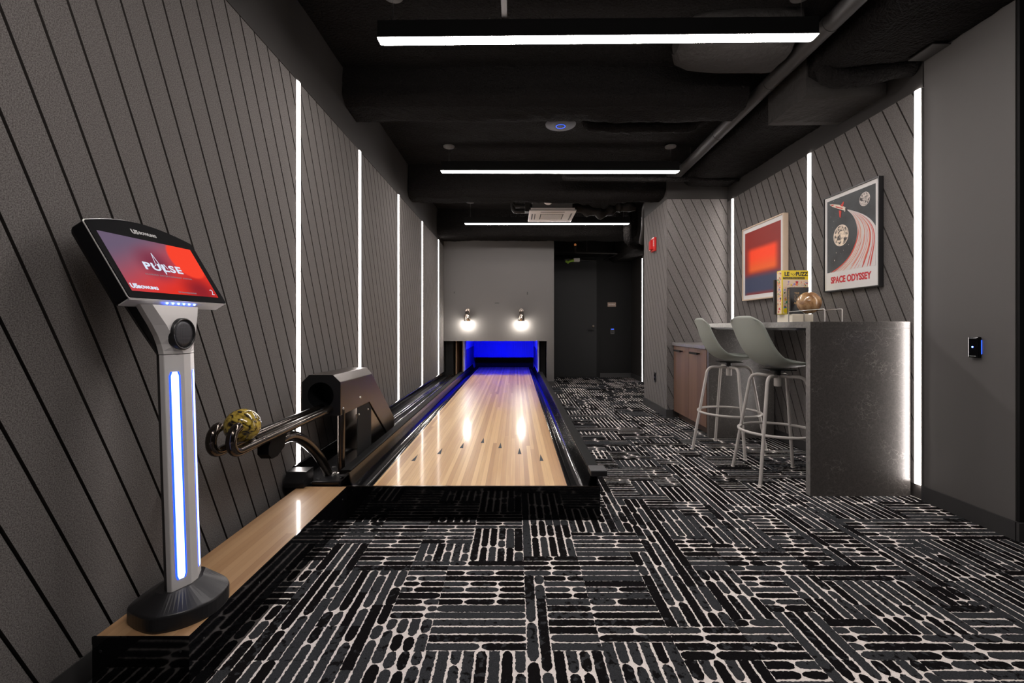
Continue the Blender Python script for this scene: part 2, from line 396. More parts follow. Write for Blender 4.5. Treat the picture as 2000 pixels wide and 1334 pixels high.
# ------------------------------------------------------------------ carpet
def make_floor():
    b = MB(); b.box(-1.40, 3.72, -2.6, 10.7, -.12, 0, 0)
    tone = [0.]*6
    R = random.Random(11); p = .0405
    nx, ny = int(4.95/p), int(9.6/p); x0, y0 = -1.26, -.15
    used = [[False]*nx for _ in range(ny)]
    def pill(cx, cy, hl, hw, r0, r1, horiz):
        near = cy < 3.6
        y = max(cy, .8); step = .0055 if cy < 2.4 else (.010 if near else .03)
        pts = []
        def end(sgn, rr):
            out = []
            if rr:
                e = min(hw*R.uniform(1.0, 2.0), hl*.95); k = max(4, int(hw*4/step)) if near else 4
                for i in range(k+1):
                    a = -PI/2+PI*i/k; out.append((sgn*(hl-e+e*math.cos(a)), sgn*hw*math.sin(a)))
            else: out = [(sgn*hl, -sgn*hw), (sgn*hl, sgn*hw)]
            return out
        A = end(1, r1); B = end(-1, r0); loop = A+B
        out = []
        for i in range(len(loop)):
            a, c = loop[i], loop[(i+1) % len(loop)]; d = math.hypot(c[0]-a[0], c[1]-a[1]); k = max(1, int(d/step)) if near else 1
            for t in range(k): out.append((a[0]+(c[0]-a[0])*t/k, a[1]+(c[1]-a[1])*t/k))
        j = (.0019 if cy < 2.4 else .0014) if near else .0007
        out = [(u+R.uniform(-j, j), v+R.uniform(-j, j)) for u, v in out]
        n = len(out)
        top = [(cx+(u if horiz else v), cy+(v if horiz else -u), .0014) for u, v in out]
        bot = [(q[0], q[1], 0.) for q in top]
        b.add(top+bot, [list(range(n))[::-1]]+[(i, (i+1) % n, n+(i+1) % n, n+i) for i in range(n)], 1)
        t = R.choice([.34, .44, .62, .72]) + R.uniform(-.04, .04)
        tone.extend([t]*(n+1))
    for j in range(ny):
        for i in range(nx):
            if used[j][i]: continue
            w = 0; mw = R.choice([4, 6, 8, 10, 12]); mh = R.choice([3, 4, 5, 6, 8])
            while i+w < nx and w < mw and not used[j][i+w]: w += 1
            if i+w < nx and not used[j][i+w]:
                rest = 0
                while i+w+rest < nx and not used[j][i+w+rest]: rest += 1
                if rest <= 1: w += rest
            h = min(mh, ny-j)
            for a in range(j, j+h):
                for c in range(i, i+w): used[a][c] = True
            horiz = (R.random() < .52) if min(w, h) > 2 else (w >= h)
            L, K = (w, h) if horiz else (h, w)
            Lm = L*p; joints = []
            nj = max(0, round(Lm/.18)-R.choice([0, 0, 1]))
            for q in range(nj): joints.append(Lm*(q+1)/(nj+1)+R.uniform(-.03, .03))
            for r in range(K):
                cut = [0.]+sorted(max(.03, min(Lm-.03, t+R.uniform(-.022, .022))) for t in joints if R.random() < .62)+[Lm]
                lat = (r+.5)*p
                g = R.uniform(.0065, .0100)
                if r in (0, K-1) and R.random() < .5: g *= .35
                for q in range(len(cut)-1):
                    a, c = cut[q], cut[q+1]
                    if c-a < .02: continue
                    first, last = q == 0, q == len(cut)-2
                    fa = (not first) or R.random() < .22; fc = (not last) or R.random() < .22
                    a2 = a+(.0 if first else .0025); c2 = c-(.0 if last else .0025)
                    hl = (c2-a2)/2; mid = (a2+c2)/2
                    if horiz: pill(x0+i*p+mid, y0+j*p+lat, hl, (p-g)/2, fa, fc, True)
                    else: pill(x0+i*p+lat, y0+j*p+Lm-mid, hl, (p-g)/2, fa, fc, False)
    o = b.build('floor', [M['loop'], M['pile']], local=True); o['kind'] = 'structure'
    at = o.data.attributes.new('tone', 'FLOAT', 'FACE'); at.data.foreach_set('value', tone)
make_floor()

# ------------------------------------------------------------------ ceiling
ceil = MB()
def lump(b, prof, x0, x1, step, amp, axis='X', sc=3., mi=0):
    """closed profile swept along an axis, its skin pushed about by noise"""
    n = max(2, int((x1-x0)/step)); pr = []
    for i in range(len(prof)):
        a, c = prof[i], prof[(i+1) % len(prof)]; k = max(1, int(math.hypot(c[0]-a[0], c[1]-a[1])/step))
        for t in range(k): pr.append((a[0]+(c[0]-a[0])*t/k, a[1]+(c[1]-a[1])*t/k))
    rings = []
    for i in range(n+1):
        x = x0+(x1-x0)*i/n; ring = []
        for (y, z) in pr:
            q = Vector((x, y, z)) if axis == 'X' else Vector((y, x, z))
            d = noise.noise_vector(q*sc)*amp+noise.noise_vector(q*sc*5)*amp*.35+noise.noise_vector(q*28)*min(.006, amp*.5)
            ring.append(q+d)
        rings.append(ring)
    b.loft(rings, mi, True)
n = 90; vs = []; fs = []; 
for j in range(n+1):
    for i in range(46):
        x = -1.35+5.05*i/45; y = -2.6+12.2*j/n; q = Vector((x, y, 0))
        vs.append((x, y, CEIL+.02+noise.noise(q*2.3)*.02+noise.noise(q*8)*.008))
for j in range(n):
    for i in range(45): fs.append((j*46+i, j*46+i+1, (j+1)*46+i+1, (j+1)*46+i))
ceil.add(vs, fs, 0, True); ceil.box(-1.4, 3.7, -2.6, 9.6, CEIL+.06, CEIL+.12)
ceiling = ceil.build('ceiling', M['spray']); ceiling['kind'] = 'structure'
NB = [0]
def beam(prof, x0, x1, amp=.018, axis='X', step=.038):
    b = MB(); lump(b, prof, x0, x1, step, amp, axis); NB[0] += 1
    o = b.build('trim_%d' % NB[0], M['spray']); o['kind'] = 'structure'; return o
beam([(3.32, 2.95), (3.30, 2.70), (3.37, 2.645), (3.60, 2.635), (3.68, 2.70), (3.92, 2.84), (4.0, 2.95)], -1.24, 1.69)
beam([(5.32, 2.95), (5.30, 2.60), (5.38, 2.54), (5.56, 2.535), (5.72, 2.60), (6.25, 2.74), (6.35, 2.95)], -1.24, 1.74)
beam([(7.30, 2.95), (7.28, 2.56), (7.36, 2.49), (7.55, 2.49), (7.99, 2.52), (7.99, 2.95)], -1.24, 2.0)
beam([(1.93, 2.95), (1.91, 2.67), (1.97, 2.635), (2.44, 2.63), (2.44, 2.95)], -1.0, 5.24, .014, 'Y')
beam([(1.95, 2.95), (1.92, 2.40), (2.0, 2.34), (2.37, 2.36), (2.5, 2.95)], 6.25, 9.41, .02, 'Y')
beam([(9.0, 2.95), (9.0, 2.50), (9.41, 2.50), (9.41, 2.95)], .70, 1.95, .008)

# ------------------------------------------------------------------ doors
d = shell('door_1', M['door'], (.74, 1.655, 9.385, 9.418, .01, 2.395))
MB().box(1.655, 1.715, 9.39, 9.42, 0, 2.46).box(.68, .74, 9.39, 9.42, 0, 2.46).box(.74, 1.655, 9.39, 9.42, 2.395, 2.46).build('door_frame', M['paint_black'], d)
b = MB(); b.tube([(1.585, 9.385, .965), (1.585, 9.34, .965)], .011, 10); b.tube(round_path([(1.585, 9.345, .965), (1.47, 9.345, .965)], .01), .010, 10); b.lathe([(.027, -.008), (.027, 0)], (1.585, 9.385, .965), 20, 0, 'Y')
b.build('door_handle', M['satin_black'], d)
MB().lathe([(.012, -.022), (.024, -.018), (.026, 0)], (1.585, 9.385, 1.045), 20, 0, 'Y').build('deadbolt', M['nickel'], d)
MB().box(1.655, 1.664, 9.383, 9.392, .96, 1.06).build('strike_plate', M['matte_black'], d)
t = thing('door_closer', (1.20, 9.385, 2.36), 'grey door closer arm wrapped in bright green tape above the dark corridor door', 'door closer')
b = MB(); b.tube([(1.0, 9.30, 2.375), (1.08, 9.30, 2.385), (1.16, 9.30, 2.37)], .025, 10); b.build('closer_body', M['grille'], t)
b = MB(); b.box(1.17, 1.30, 9.28, 9.36, 2.35, 2.42); b.build('housing', M['white'], t, .008)
b = MB(); b.tube([(1.02, 9.29, 2.36), (1.06, 9.28, 2.33), (1.10, 9.285, 2.365), (1.18, 9.285, 2.375)], .03, 9); b.build('tape_wrap', M['green_tape'], t)
b = MB(); b.tube([(1.30, 9.32, 2.385), (1.62, 9.37, 2.375)], .010, 8); b.build('closer_arm', M['pipe'], t)

# ------------------------------------------------------------------ strip lights in the walls
def wall_strip(x, y, z0, z1, side, label):
    t = thing('strip_light', (x, y, z0), label, 'light', 'vertical light strips in the felt walls')
    h = .022; s = -side        # side -1: left wall, light faces +X
    prof = [(x-s*.012, y-h), (x+s*.002, y-h), (x+s*.006, y-h*.75), (x+s*.008, y), (x+s*.006, y+h*.75), (x+s*.002, y+h), (x-s*.012, y+h)]
    b = MB(); b.loft([[(p[0], p[1], z0) for p in prof], [(p[0], p[1], z1) for p in prof]], 0, True)
    b.build('diffuser', M['strip'], t)
    b = MB(); b.box(min(x-s*.012, x+s*.002), max(x-s*.012, x+s*.002), y-.028, y-h-.0005, z0, z1).box(min(x-s*.012, x+s*.002), max(x-s*.012, x+s*.002), y+h+.0005, y+.028, z0, z1)
    b.build('channel', M['steel'], t)
for y, l in zip(LS, ('widest glowing strip of the left felt wall, standing behind the ball rails, nearest the camera',
                     'second glowing strip of the left felt wall, rising behind the black ball return housing',
                     'third glowing strip of the left felt wall, just past the ball return housing',
                     'fourth glowing strip of the left felt wall, one short of the grey back wall',
                     'farthest, faintest looking glowing strip of the left felt wall, tight beside the grey back wall')):
    wall_strip(XL, y, .205, PT-.002, -1, l)
for y, l in zip(RS, ('widest glowing strip on the right, beside the stone counter and the plain grey wall',
                     'glowing strip on the right wall between the red abstract picture and the space poster',
                     'glowing strip in the right wall corner, left of the red abstract picture')):
    wall_strip(XR, y, .09, 2.458, 1, l)
wall_strip(2.358, 8.55, .02, 2.30, 1, 'thin glowing strip in the dark corridor beyond the fire alarm wall')

# ------------------------------------------------------------------ ceiling fixtures
def fixture(xc, y, z, tilt, label, ztop):
    t = thing('linear_pendant', (xc, y, z), label, 'ceiling light', 'long linear pendants across the room')
    L = 1.219; w = .033; z -= .018
    def X(u, yy, zz): return (xc+u, y+yy, z+zz+u*tilt)
    b = MB(); b.loft([[X(u, -w, .03), X(u, w, .03), X(u, w, .125), X(u, -w, .125)] for u in (-L, L)]); b.build('housing', M['matte_black'], t, .003)
    prof = [(-w, .029), (w, .029), (w, .024), (w*.8, .020), (w*.4, .018), (-w*.4, .018), (-w*.8, .020), (-w, .024)]
    rings = []
    for u, k in ((-L, .15), (-L+.003, .55), (-L+.012, .85), (-L+.028, 1), (L-.028, 1), (L-.012, .85), (L-.003, .55), (L, .15)):
        rings.append([X(u, p[0], .029+(p[1]-.029)*k) for p in prof])
    b = MB(); b.loft(rings, 0, False); b.build('diffuser', M['fix'], t)
    for s in (-1, 1):
        u = s*1.14
        b = MB(); b.tube([X(u, 0, .125), (xc+u, y, ztop)], .0012, 6); b.build('cable', M['steel'], t)
        b = MB(); b.lathe([(.008, -.02), (.055, -.012), (.058, 0)], (xc+u, y, ztop+.012), 24); b.build('canopy', M['grille'], t)
fixture(.457, 2.575, 2.632, .0085, 'nearest and largest linear pendant, black with a glowing underside', CEIL)
fixture(.457, 4.74, 2.620, -.001, 'middle linear pendant, below the disc with a blue ring', CEIL)
fixture(.457, .41, 2.632, 0, 'linear pendant overhead at the near end of the row, above the picture edge', CEIL)
fixture(.470, 6.86, 2.556, 0, 'farthest linear pendant, partly behind the white air conditioning cassette', CEIL)

# ------------------------------------------------------------------ bowling lane
lane = thing('bowling_lane', (-.243, 2.47, 0), 'long pale maple bowling lane with black gutters and a glossy black front board', 'bowling lane')
LH = .1786
MB().box(-.766, .279, 2.48, 8.57, LH-.03, LH).build('lane_surface', M['lane'], lane)
MB().box(-.766, .279, 8.575, 9.76, LH-.03, LH).build('pin_deck', M['lane'], lane)
MB().box(-.955, .455, 2.47, 2.482, 0, LH-.001).box(.443, .455, 2.482, 7.98, 0, LH).build('front_board', M['gloss_black'], lane)
MB().box(-.925, .456, 2.4695, 2.480, LH-.002, LH+.002).build('edge_trim', M['chrome_black'], lane)
MB().box(-.93, .44, 2.50, 9.7, .0, .12).build('foundation', M['matte_black'], lane)
def gutter(sgn):
    base = .279 if sgn > 0 else -.766
    pr = [(0, .174), (.030, .172), (.045, .150), (.065, .138), (.088, .146), (.106, .168), (.118, .200), (.126, .236), (.130, .252)]
    pr = [(p.x, p.y) for p in crom([(a, c, 0) for a, c in pr], 4)]
    rings = []
    for y in (2.484, 3.5, 5., 6.5, 8., 9.7):
        top = [(base+sgn*a, y, c) for a, c in pr]; bot = [(base+sgn*(a+.004), y, c-.006) for a, c in reversed(pr)]
        rings.append(top+bot)
    b = MB(); b.loft(rings, 0, True); b.build('gutter', M['gutter'], lane)
    c0, c1 = base+sgn*.126, base+sgn*.190
    pc = [(c0, .250), (c0, .256), (c0+sgn*.01, .259), (c1-sgn*.008, .257), (c1, .250), (c1, .235), (c1-sgn*.012, .235)]
    b = MB(); b.loft([[(x, y, z) for x, z in pc] for y in (2.50, 7.97)], 0, False); b.build('gutter_cap', M['cap_black'], lane)
    if sgn > 0:
        MB().box(.443, .450, 2.50, 7.97, LH, .24).build('side_panel', M['satin_black'], lane)
        b = MB(); b.box(.402, .492, 2.455, 2.56, .236, .268); b.build('end_bracket', M['satin_black'], lane, .006)
gutter(1); gutter(-1)
for x, y in ((-.653, 2.94), (-.5145, 3.10), (-.381, 3.25), (-.243, 3.395), (-.108, 3.25), (.029, 3.10), (.168, 2.94)):
    MB().add([(x-.0125, y, LH+.0006), (x+.0125, y, LH+.0006), (x, y+.155, LH+.0006)], [(0, 1, 2)]).build('lane_arrow', M['arrow'], lane)

plat = thing('approach_platform', (-1.03, 1.275, 0), 'low box with a wood strip top and glossy black sides along the left wall', 'platform')
MB().box(-1.162, -.905, 1.277, 2.4685, LH-.02, LH).build('wood_top', M['platform'], plat)
MB().box(-1.168, -.900, 1.272, 2.4685, 0, LH-.0205).build('black_box', M['gloss_black'], plat)
MB().box(-1.169, -.8995, 1.2715, 1.277, LH-.02, LH+.0005).box(-.9045, -.8995, 1.277, 2.465, LH-.02, LH+.0005).build('edge_trim', M['gloss_black'], plat)
for x, y in ((-.9, 1.33), (-.9, 1.62), (-.9, 2.05), (-.9, 2.40)):
    MB().lathe([(.0045, 0), (.003, .0015)], (x+.0002, y, .135), 12, 0, 'X').build('screw', M['satin_black'], plat)
for x in (-1.145, -.925): MB().lathe([(.003, -.0015), (.0045, 0)], (x, 1.2718, .14), 12, 0, 'Y').build('screw', M['satin_black'], plat)

# ------------------------------------------------------------------ ball track between wall and gutter
tr = thing('ball_track', (-1.09, 5.2, 0), 'glossy black ball track running along the left wall beside the gutter', 'ball track')
MB().box(-1.235, -.960, 2.475, 7.99, 0, .168).build('track_bed', M['satin_black'], tr)
prof = [(-1.240, .170), (-1.240, .255), (-1.230, .266), (-1.217, .262), (-1.210, .235), (-1.208, .170)]
b = MB(); b.loft([[(x, y, z) for x, z in prof] for y in (2.56, 7.98)]); b.build('wall_rail', M['gutter'], tr, .004)
MB().prism([(2.440, .1795), (2.440, .205), (2.476, .256), (2.56, .258), (2.56, .1795)], 'X', -1.228, -1.122).build('end_cap', M['satin_black'], tr, .004)
for x in (-1.135, -1.105, -1.035, -.995):
    MB().tube([(x, 3.35, .190), (x, 8.14, .190)], .011, 10).build('track_tube', M['gutter'], tr)

# ------------------------------------------------------------------ ball return
br = thing('ball_return', (-1.05, 2.7, .17), 'black ball return with slanted housing, bent support tube and two forward rails', 'ball return')
MB().box(-1.105, -.945, 2.50, 3.34, .169, .196).build('base_plate', M['satin_black'], br, .003)
MB().box(-1.10, -.957, 2.493, 2.502, .1795, .190).build('plate_front', M['housing'], br)
# housing: side profile (Y, Z), with chamfered top edges
x0, x1, ch = -1.205, -.986, .042
side = [(2.60, .533), (2.60, .722), (3.17, .712), (3.75, .300), (3.75, .215), (3.567, .205), (3.116, .527)]
topi = [(2.60, .764), (3.190, .754), (3.785, .33), (3.785, .215)]
b = MB()
def hv(x, q): return (x, q[0], q[1])
# cross-section rings along the spine: bottom pair, side pair, top pair
secs = [((2.60, .533), (2.60, .722), (2.60, .764)), ((3.116, .527), (3.17, .712), (3.190, .754)), ((3.567, .205), (3.75, .300), (3.785, .33)), ((3.60, .203), (3.75, .215), (3.785, .215))]
rings = []
for lo, mi_, tp in secs:
    rings.append([hv(x0, lo), hv(x0, mi_), hv(x0+ch, tp), hv(x1-ch, tp), hv(x1, mi_), hv(x1, lo)])
b.loft(rings, 0, False, cap=False)
b.add(rings[-1], [list(range(6))], 0)
hs = b.build('housing', M['housing'], br, .003)
# front plate with a round hole
b = MB(); cx_, cz_, rr = -1.098, .648, .074; oc = [hv(x0+.001, (0, .535)), hv(x0+.001, (0, .722)), hv(x0+ch, (0, .763)), hv(x1-ch, (0, .763)), hv(x1-.001, (0, .722)), hv(x1-.001, (0, .535))]
def onoct(a):
    dx, dz = math.cos(a), math.sin(a); best = 9
    for i in range(6):
        p, q = oc[i], oc[(i+1) % 6]; px, pz, qx, qz = p[0]-cx_, p[2]-cz_, q[0]-cx_, q[2]-cz_
        ex, ez = qx-px, qz-pz; den = dx*ez-dz*ex
        if abs(den) < 1e-9: continue
        t = (px*ez-pz*ex)/den; s = (px*dz-pz*dx)/den
        if t > 0 and -1e-6 <= s <= 1+1e-6: best = min(best, t)
    return best
angs = sorted([2*PI*k/48 for k in range(48)]+[math.atan2(p[2]-cz_, p[0]-cx_) % (2*PI) for p in oc])
outer = [(cx_+onoct(a)*math.cos(a), 2.598, cz_+onoct(a)*math.sin(a)) for a in angs]
inner = [(cx_+rr*math.cos(a), 2.598, cz_+rr*math.sin(a)) for a in angs]; deep = [(p[0], 2.80, p[2]) for p in inner]; nn = len(angs)
b.add(outer+inner, [(i, (i+1) % nn, nn+(i+1) % nn, nn+i) for i in range(nn)]); b.add(inner+deep, [(i, (i+1) % nn, nn+(i+1) % nn, nn+i) for i in range(nn)], 0, True)
b.add(deep, [list(range(nn))]); b.build('front_plate', M['satin_black'], br)
for y, z in ((2.64, .565), (2.93, .585)):
    MB().lathe([(.009, 0), (.008, .004), (.003, .006)], (x1, y, z), 14, 0, 'X').build('bolt', M['steel'], br)
# post, arc tube, rails
MB().tube([(-.999, 2.645, .195), (-.999, 2.645, .56)], .0205, 20).build('post', M['chrome_black'], br)
MB().lathe([(.029, 0), (.029, .006), (.021, .010)], (-.999, 2.645, .196), 20).build('weld_collar', M['steel'], br)
arc = crom([(-1.082, 2.04, .490), (-1.082, 2.12, .513), (-1.080, 2.235, .505), (-1.076, 2.37, .440), (-1.068, 2.50, .335), (-1.062, 2.585, .238), (-1.060, 2.625, .192)], 6)
MB().tube(arc, .0265, 20).build('support_tube', M['chrome_black'], br)
MB().lathe([(.036, 0), (.036, .006), (.028, .010)], (-1.060, 2.63, .196), 20).build('weld_collar', M['steel'], br)
MB().prism([(1.985, .548), (1.965, .52), (1.965, .49), (1.995, .464), (2.04, .464), (2.10, .490), (2.12, .548)], 'X', -1.100, -1.052).build('bracket', M['cap_black'], br, .003)
for xr in (-1.044, -1.118):
    path = [(xr, 2.66, .572), (xr, 2.3, .570), (xr, 1.90, .567)]+[(xr, 1.738-.046*math.sin(a), .611-.046*math.cos(a)) for a in [PI*i/10 for i in range(11)]]
    MB().tube(path, .0185, 18).build('rail', M['chrome_black'], br)
    MB().box(xr-.004, xr+.004, 1.86, 2.5, .584, .5905).build('rail_lining', M['satin_black'], br)
for xx in (-1.091, -1.071):
    MB().box(xx-.004, xx+.004, 1.95, 2.62, .552, .558).build('rail_slat', M['steel'], br)
for yy in (1.94, 2.60): MB().box(-1.118, -1.044, yy, yy+.015, .548, .560).build('rail_spacer', M['satin_black'], br)
# legs under the housing
MB().box(-.997, -.991, 2.90, 3.17, .196, .53).box(-1.12, -.9975, 3.164, 3.17, .196, .53).build('support_leg', M['matte_black'], br)
b = MB(); b.add([(-.9935, 3.14, .50), (-.9935, 3.60, .21), (-.9935, 3.16, .20), (-1.19, 3.14, .50), (-1.19, 3.60, .21), (-1.19, 3.16, .20)], [(0, 1, 2), (5, 4, 3), (0, 3, 4, 1), (1, 4, 5, 2), (2, 5, 3, 0)])
b.build('gusset', M['chrome_black'], br)
MB().box(-.992, -.989, 2.86, 2.885, .46, .49).build('tab', M['satin_black'], br)
for y in (2.92, 3.10): MB().lathe([(.007, 0), (.003, .004)], (-.991, y, .48), 12, 0, 'X').build('bolt', M['steel'], br)
for x, y in ((-1.085, 2.54), (-.965, 2.56), (-.965, 2.74), (-1.085, 2.76), (-.965, 2.95), (-1.085, 3.25)):
    MB().lathe([(.013, 0), (.012, .003), (.005, .006)], (x, y, .196), 14).build('bolt', M['satin_black'], br)

bb = MB(); bb.sphere((-1.081, 1.825, .644), .0665, 40)
o = bb.build('bowling_ball', M['ball']); tag(o, 'small marbled yellow and black bowling ball held in the curved rail ends', 'bowling ball')

# ------------------------------------------------------------------ pin pit with blue light
pit = thing('pin_pit', (-.245, 9.2, 0), 'blue lit pin pit behind the low opening in the grey wall', 'pin pit')
M['curtain'] = mat('curtain_lit_blue', (.10, .12, .60), .8, spec=.1)  # blue of the LED light put into the curtain's own colour
M['kick'] = mat('kickback_panel', (.30, .32, .60), .45, spec=.3)
b = MB()
rings = []
nf = 90
front = [(-.893+1.29*i/nf, 9.90+.004*math.sin(i*1.9), 0) for i in range(nf+1)]
b.add([(p[0], p[1], z) for z in (.376, 1.25) for p in front], [(i, i+1, nf+2+i, nf+1+i) for i in range(nf)], 0, True)
b.build('curtain', M['curtain'], pit)
MB().box(-.925, -.900, 8.20, 10.5, .10, 1.25).build('kickback', M['kick'], pit, .006)
MB().box(.400, .425, 8.20, 10.5, .10, 1.25).build('kickback', M['kick'], pit, .006)
for xa in (-.8995, .3945): MB().box(xa, xa+.005, 8.40, 9.88, .26, .62).build('wear_plate', mat('wear_plate', (.03, .035, .12), .6), pit)
MB().box(-.89, .39, 9.78, 10.3, .10, .14).box(-.89, .39, 10.3, 10.35, .10, 1.2).build('pit_back', M['matte_black'], pit)
MB().box(-.93, .43, 8.555, 8.575, .80, 1.25).build('light_mask', M['matte_black'], pit)
MB().box(-.86, .36, 8.60, 8.64, .86, .875).build('led_bar', M['blue_led'], pit)
# ply box left of the pit that takes the ball lift
lb = thing('ball_lift', (-1.05, 8.7, 0), 'plywood ball lift box with two black rails beside the blue pin pit', 'ball lift')
MB().box(-1.075, -1.055, 8.3, 9.2, .12, 1.25).box(-.955, -.930, 8.3, 9.2, .12, 1.25).box(-1.06, -.95, 9.0, 9.02, .12, .46).build('box_side', M['kick_wood'], lb)
MB().box(-1.055, -.955, 9.02, 9.04, .46, 1.25).build('box_back', M['matte_black'], lb)
for x in (-1.03, -.985): MB().tube(round_path([(x, 8.25, .20), (x, 8.7, .24), (x, 8.95, .52)], .2), .010, 10).build('lift_rail', M['satin_black'], lb)
MB().box(-1.235, -1.10, 8.15, 9.2, 0, 1.25).build('side_board', M['matte_black'], lb)
MB().box(.45, .54, 8.3, 9.2, 0, 1.25).build('side_board', M['matte_black'], pit)

# ------------------------------------------------------------------ scoring kiosk
kc = Vector((-1.01, 1.405, LH))
ks = thing('scoring_kiosk', kc, 'scoring kiosk with tilted red touchscreen on a silver column with blue light bars', 'kiosk')
foot = [(-1.13, 1.35), (-1.10, 1.315), (-1.03, 1.284), (-.985, 1.286), (-.935, 1.315), (-.900, 1.370), (-.900, 1.445), (-.932, 1.492), (-.985, 1.522), (-1.04, 1.524), (-1.10, 1.50), (-1.13, 1.46)]
fx, fy = -1.015, 1.405
def closed_smooth(P, n=5):
    L_ = len(P); out = []
    for i in range(L_):
        p0, p1, p2, p3 = (Vector((*P[(i+q) % L_], 0)) for q in (-1, 0, 1, 2))
        for k in range(n):
            t = k/n; q = .5*(2*p1+(p2-p0)*t+(2*p0-5*p1+4*p2-p3)*t*t+(3*p1-p0-3*p2+p3)*t**3); out.append((q.x, q.y))
    return out
foot = closed_smooth(foot)
def sc(f, z): return [(fx+(p[0]-fx)*f, fy+(p[1]-fy)*f, z) for p in foot]
topr = [(-1.065, 1.375), (-1.05, 1.345), (-1.028, 1.335), (-1.0, 1.335), (-.982, 1.365), (-.972, 1.385), (-.972, 1.430), (-.982, 1.450), (-1.0, 1.485), (-1.03, 1.485), (-1.05, 1.475), (-1.065, 1.45)]
topr = closed_smooth(topr)
b = MB(); b.loft([sc(.985, LH), sc(1, LH+.006), sc(1, LH+.040), sc(.985, LH+.046), [(p[0], p[1], .262) for p in topr]], 0, False); b.build('foot', M['satin_black'], ks, .003)
def colsec(h, w=.063, c=.014, dx=0., front=True, yo=0.):
    xf = -.977-.034*(h-.248)+dx
    if front: P = [(-w, xf-.038), (-w, xf-.023), (-c, xf), (c, xf), (w, xf-.023), (w, xf-.038)]
    else: P = [(-w+.003, xf-.0385), (w-.003, xf-.0385), (w-.012, xf-.055), (-w+.012, xf-.055)]
    return [(x, fy+yo+y, h) for y, x in P]
b = MB(); b.loft([colsec(.250), colsec(.953)]); b.build('column', M['silver'], ks, .002)
b = MB(); b.loft([colsec(.248, front=False), colsec(.953, front=False), [(x-.03, y, h) for x, y, h in colsec(1.04, .075, 0, 0, False, -.02)], [(x-.05, y-.0, h) for x, y, h in colsec(1.11, .092, 0, 0, False, -.03)]]); b.build('back_shell', M['satin_black'], ks, .003)
# flared head with a speaker
hsec = [(.955, .063, .014, 0, 0), (.965, .064, .020, 0, -.001), (.985, .067, .036, .0, -.004), (1.010, .073, .050, .0, -.009), (1.040, .084, .062, -.001, -.015), (1.070, .096, .078, -.003, -.022), (1.098, .106, .092, -.006, -.028)]
b = MB(); b.loft([colsec(h, w, c, dx, True, yo) for h, w, c, dx, yo in hsec], 0, False); b.build('head', M['silver'], ks)
spn = Vector((1, 0, .0)).normalized(); spc = Vector((-1.003, 1.388, 1.014))
b = MB()
prof = [(.0480, -.02), (.0480, .006), (.0455, .009), (.0430, .009), (.0415, .005), (.0415, -.01)]
b.lathe(prof, spc, 40, 0, 'X'); sp = b.build('speaker', M['satin_black'], ks)
b = MB(); b.lathe([(.042, .0), (.042, .0045), (.030, .0065), (.010, .0075), (.001, .0075)], spc, 36, 0, 'X')
def perf():
    m = mat('perforated_mesh', (.05, .05, .055), .4, metal=.5); nt = m.node_tree; N = nt.nodes.new; L = nt.links.new
    tc = N('ShaderNodeTexCoord'); mp = N('ShaderNodeMapping'); mp.inputs['Scale'].default_value = (0, 260, 260); L(tc.outputs['Object'], mp.inputs['Vector'])
    v = N('ShaderNodeTexVoronoi'); v.inputs['Randomness'].default_value = 0; v.inputs['Scale'].default_value = 1; L(mp.outputs[0], v.inputs['Vector'])
    g = N('ShaderNodeMath'); g.operation = 'GREATER_THAN'; g.inputs[1].default_value = .34; L(v.outputs['Distance'], g.inputs[0])
    mx = N('ShaderNodeMix'); mx.data_type = 'RGBA'; mx.inputs[6].default_value = (.002, .002, .003, 1); mx.inputs[7].default_value = (.07, .07, .08, 1); L(g.outputs[0], mx.inputs[0]); L(mx.outputs[2], nt.nodes['Principled BSDF'].inputs['Base Color'])
    return m
b.build('speaker_grille', perf(), sp)
# light bars
def bar(sgn, h0, h1, hw):
    rings = []; e = []
    for (h, k) in ((h0, .6), (h0+.012, 1), (h1-.012, 1), (h1, .6)):
        S_ = colsec(h); a = Vector(S_[1 if sgn < 0 else 4]); c = Vector(S_[2 if sgn < 0 else 3])
        mid = (a+c)/2; dr = (c-a).normalized(); nr = Vector((.92, sgn*.38, .03)).normalized()
        rings.append([mid+dr*hw*k*s+nr*q for s, q in ((-1, -.001), (-1, .0015), (1, .0015), (1, -.001))])
        e.append([mid+dr*(hw*k+.0048)*s+nr*q for s, q in ((-1, -.001), (-1, .0008), (1, .0008), (1, -.001))])
    b = MB(); b.loft(rings); o = b.build('light_bar', M['kled'], ks)
    b = MB(); b.loft(e); b.build('bar_edge', M['kled_edge'], o)
bar(-1, .290, .902, .0105); bar(1, .290, .902, .0105)
# monitor
mc = Vector((-1.075, 1.410, 1.2152)); mx_ = Vector((.04919, .99877, .0055)).normalized(); mn = Vector((.85258, -.04486, .52068)).normalized(); mz = mn.cross(mx_)*1.0
mz = mz if mz.z > 0 else -mz
def ML(u, v, d=0.): return mc+mx_*u+mz*v+mn*d
out = [(-.186, -.1185), (.190, -.1185), (.1935, -.112), (.1945, .119), (.19, .126)]+[(.19-.377*i/14, .126+.037*math.sin(PI*i/14)**.9) for i in range(1, 14)]+[(-.184, .128), (-.188, .122), (-.188, -.112)]
b = MB(); n_ = len(out)
b.loft([[ML(u*.965, v*.95, -.052) for u, v in out], [ML(u, v, -.040) for u, v in out], [ML(u, v, -.002) for u, v in out]], 0, False); b.build('monitor_case', M['bezel'], ks, .004)
b = MB(); b.loft([[ML(u*1.004, v*1.005, -.0035) for u, v in out], [ML(u*1.004, v*1.005, -.0015) for u, v in out]]); b.build('silver_trim', M['silver'], ks)
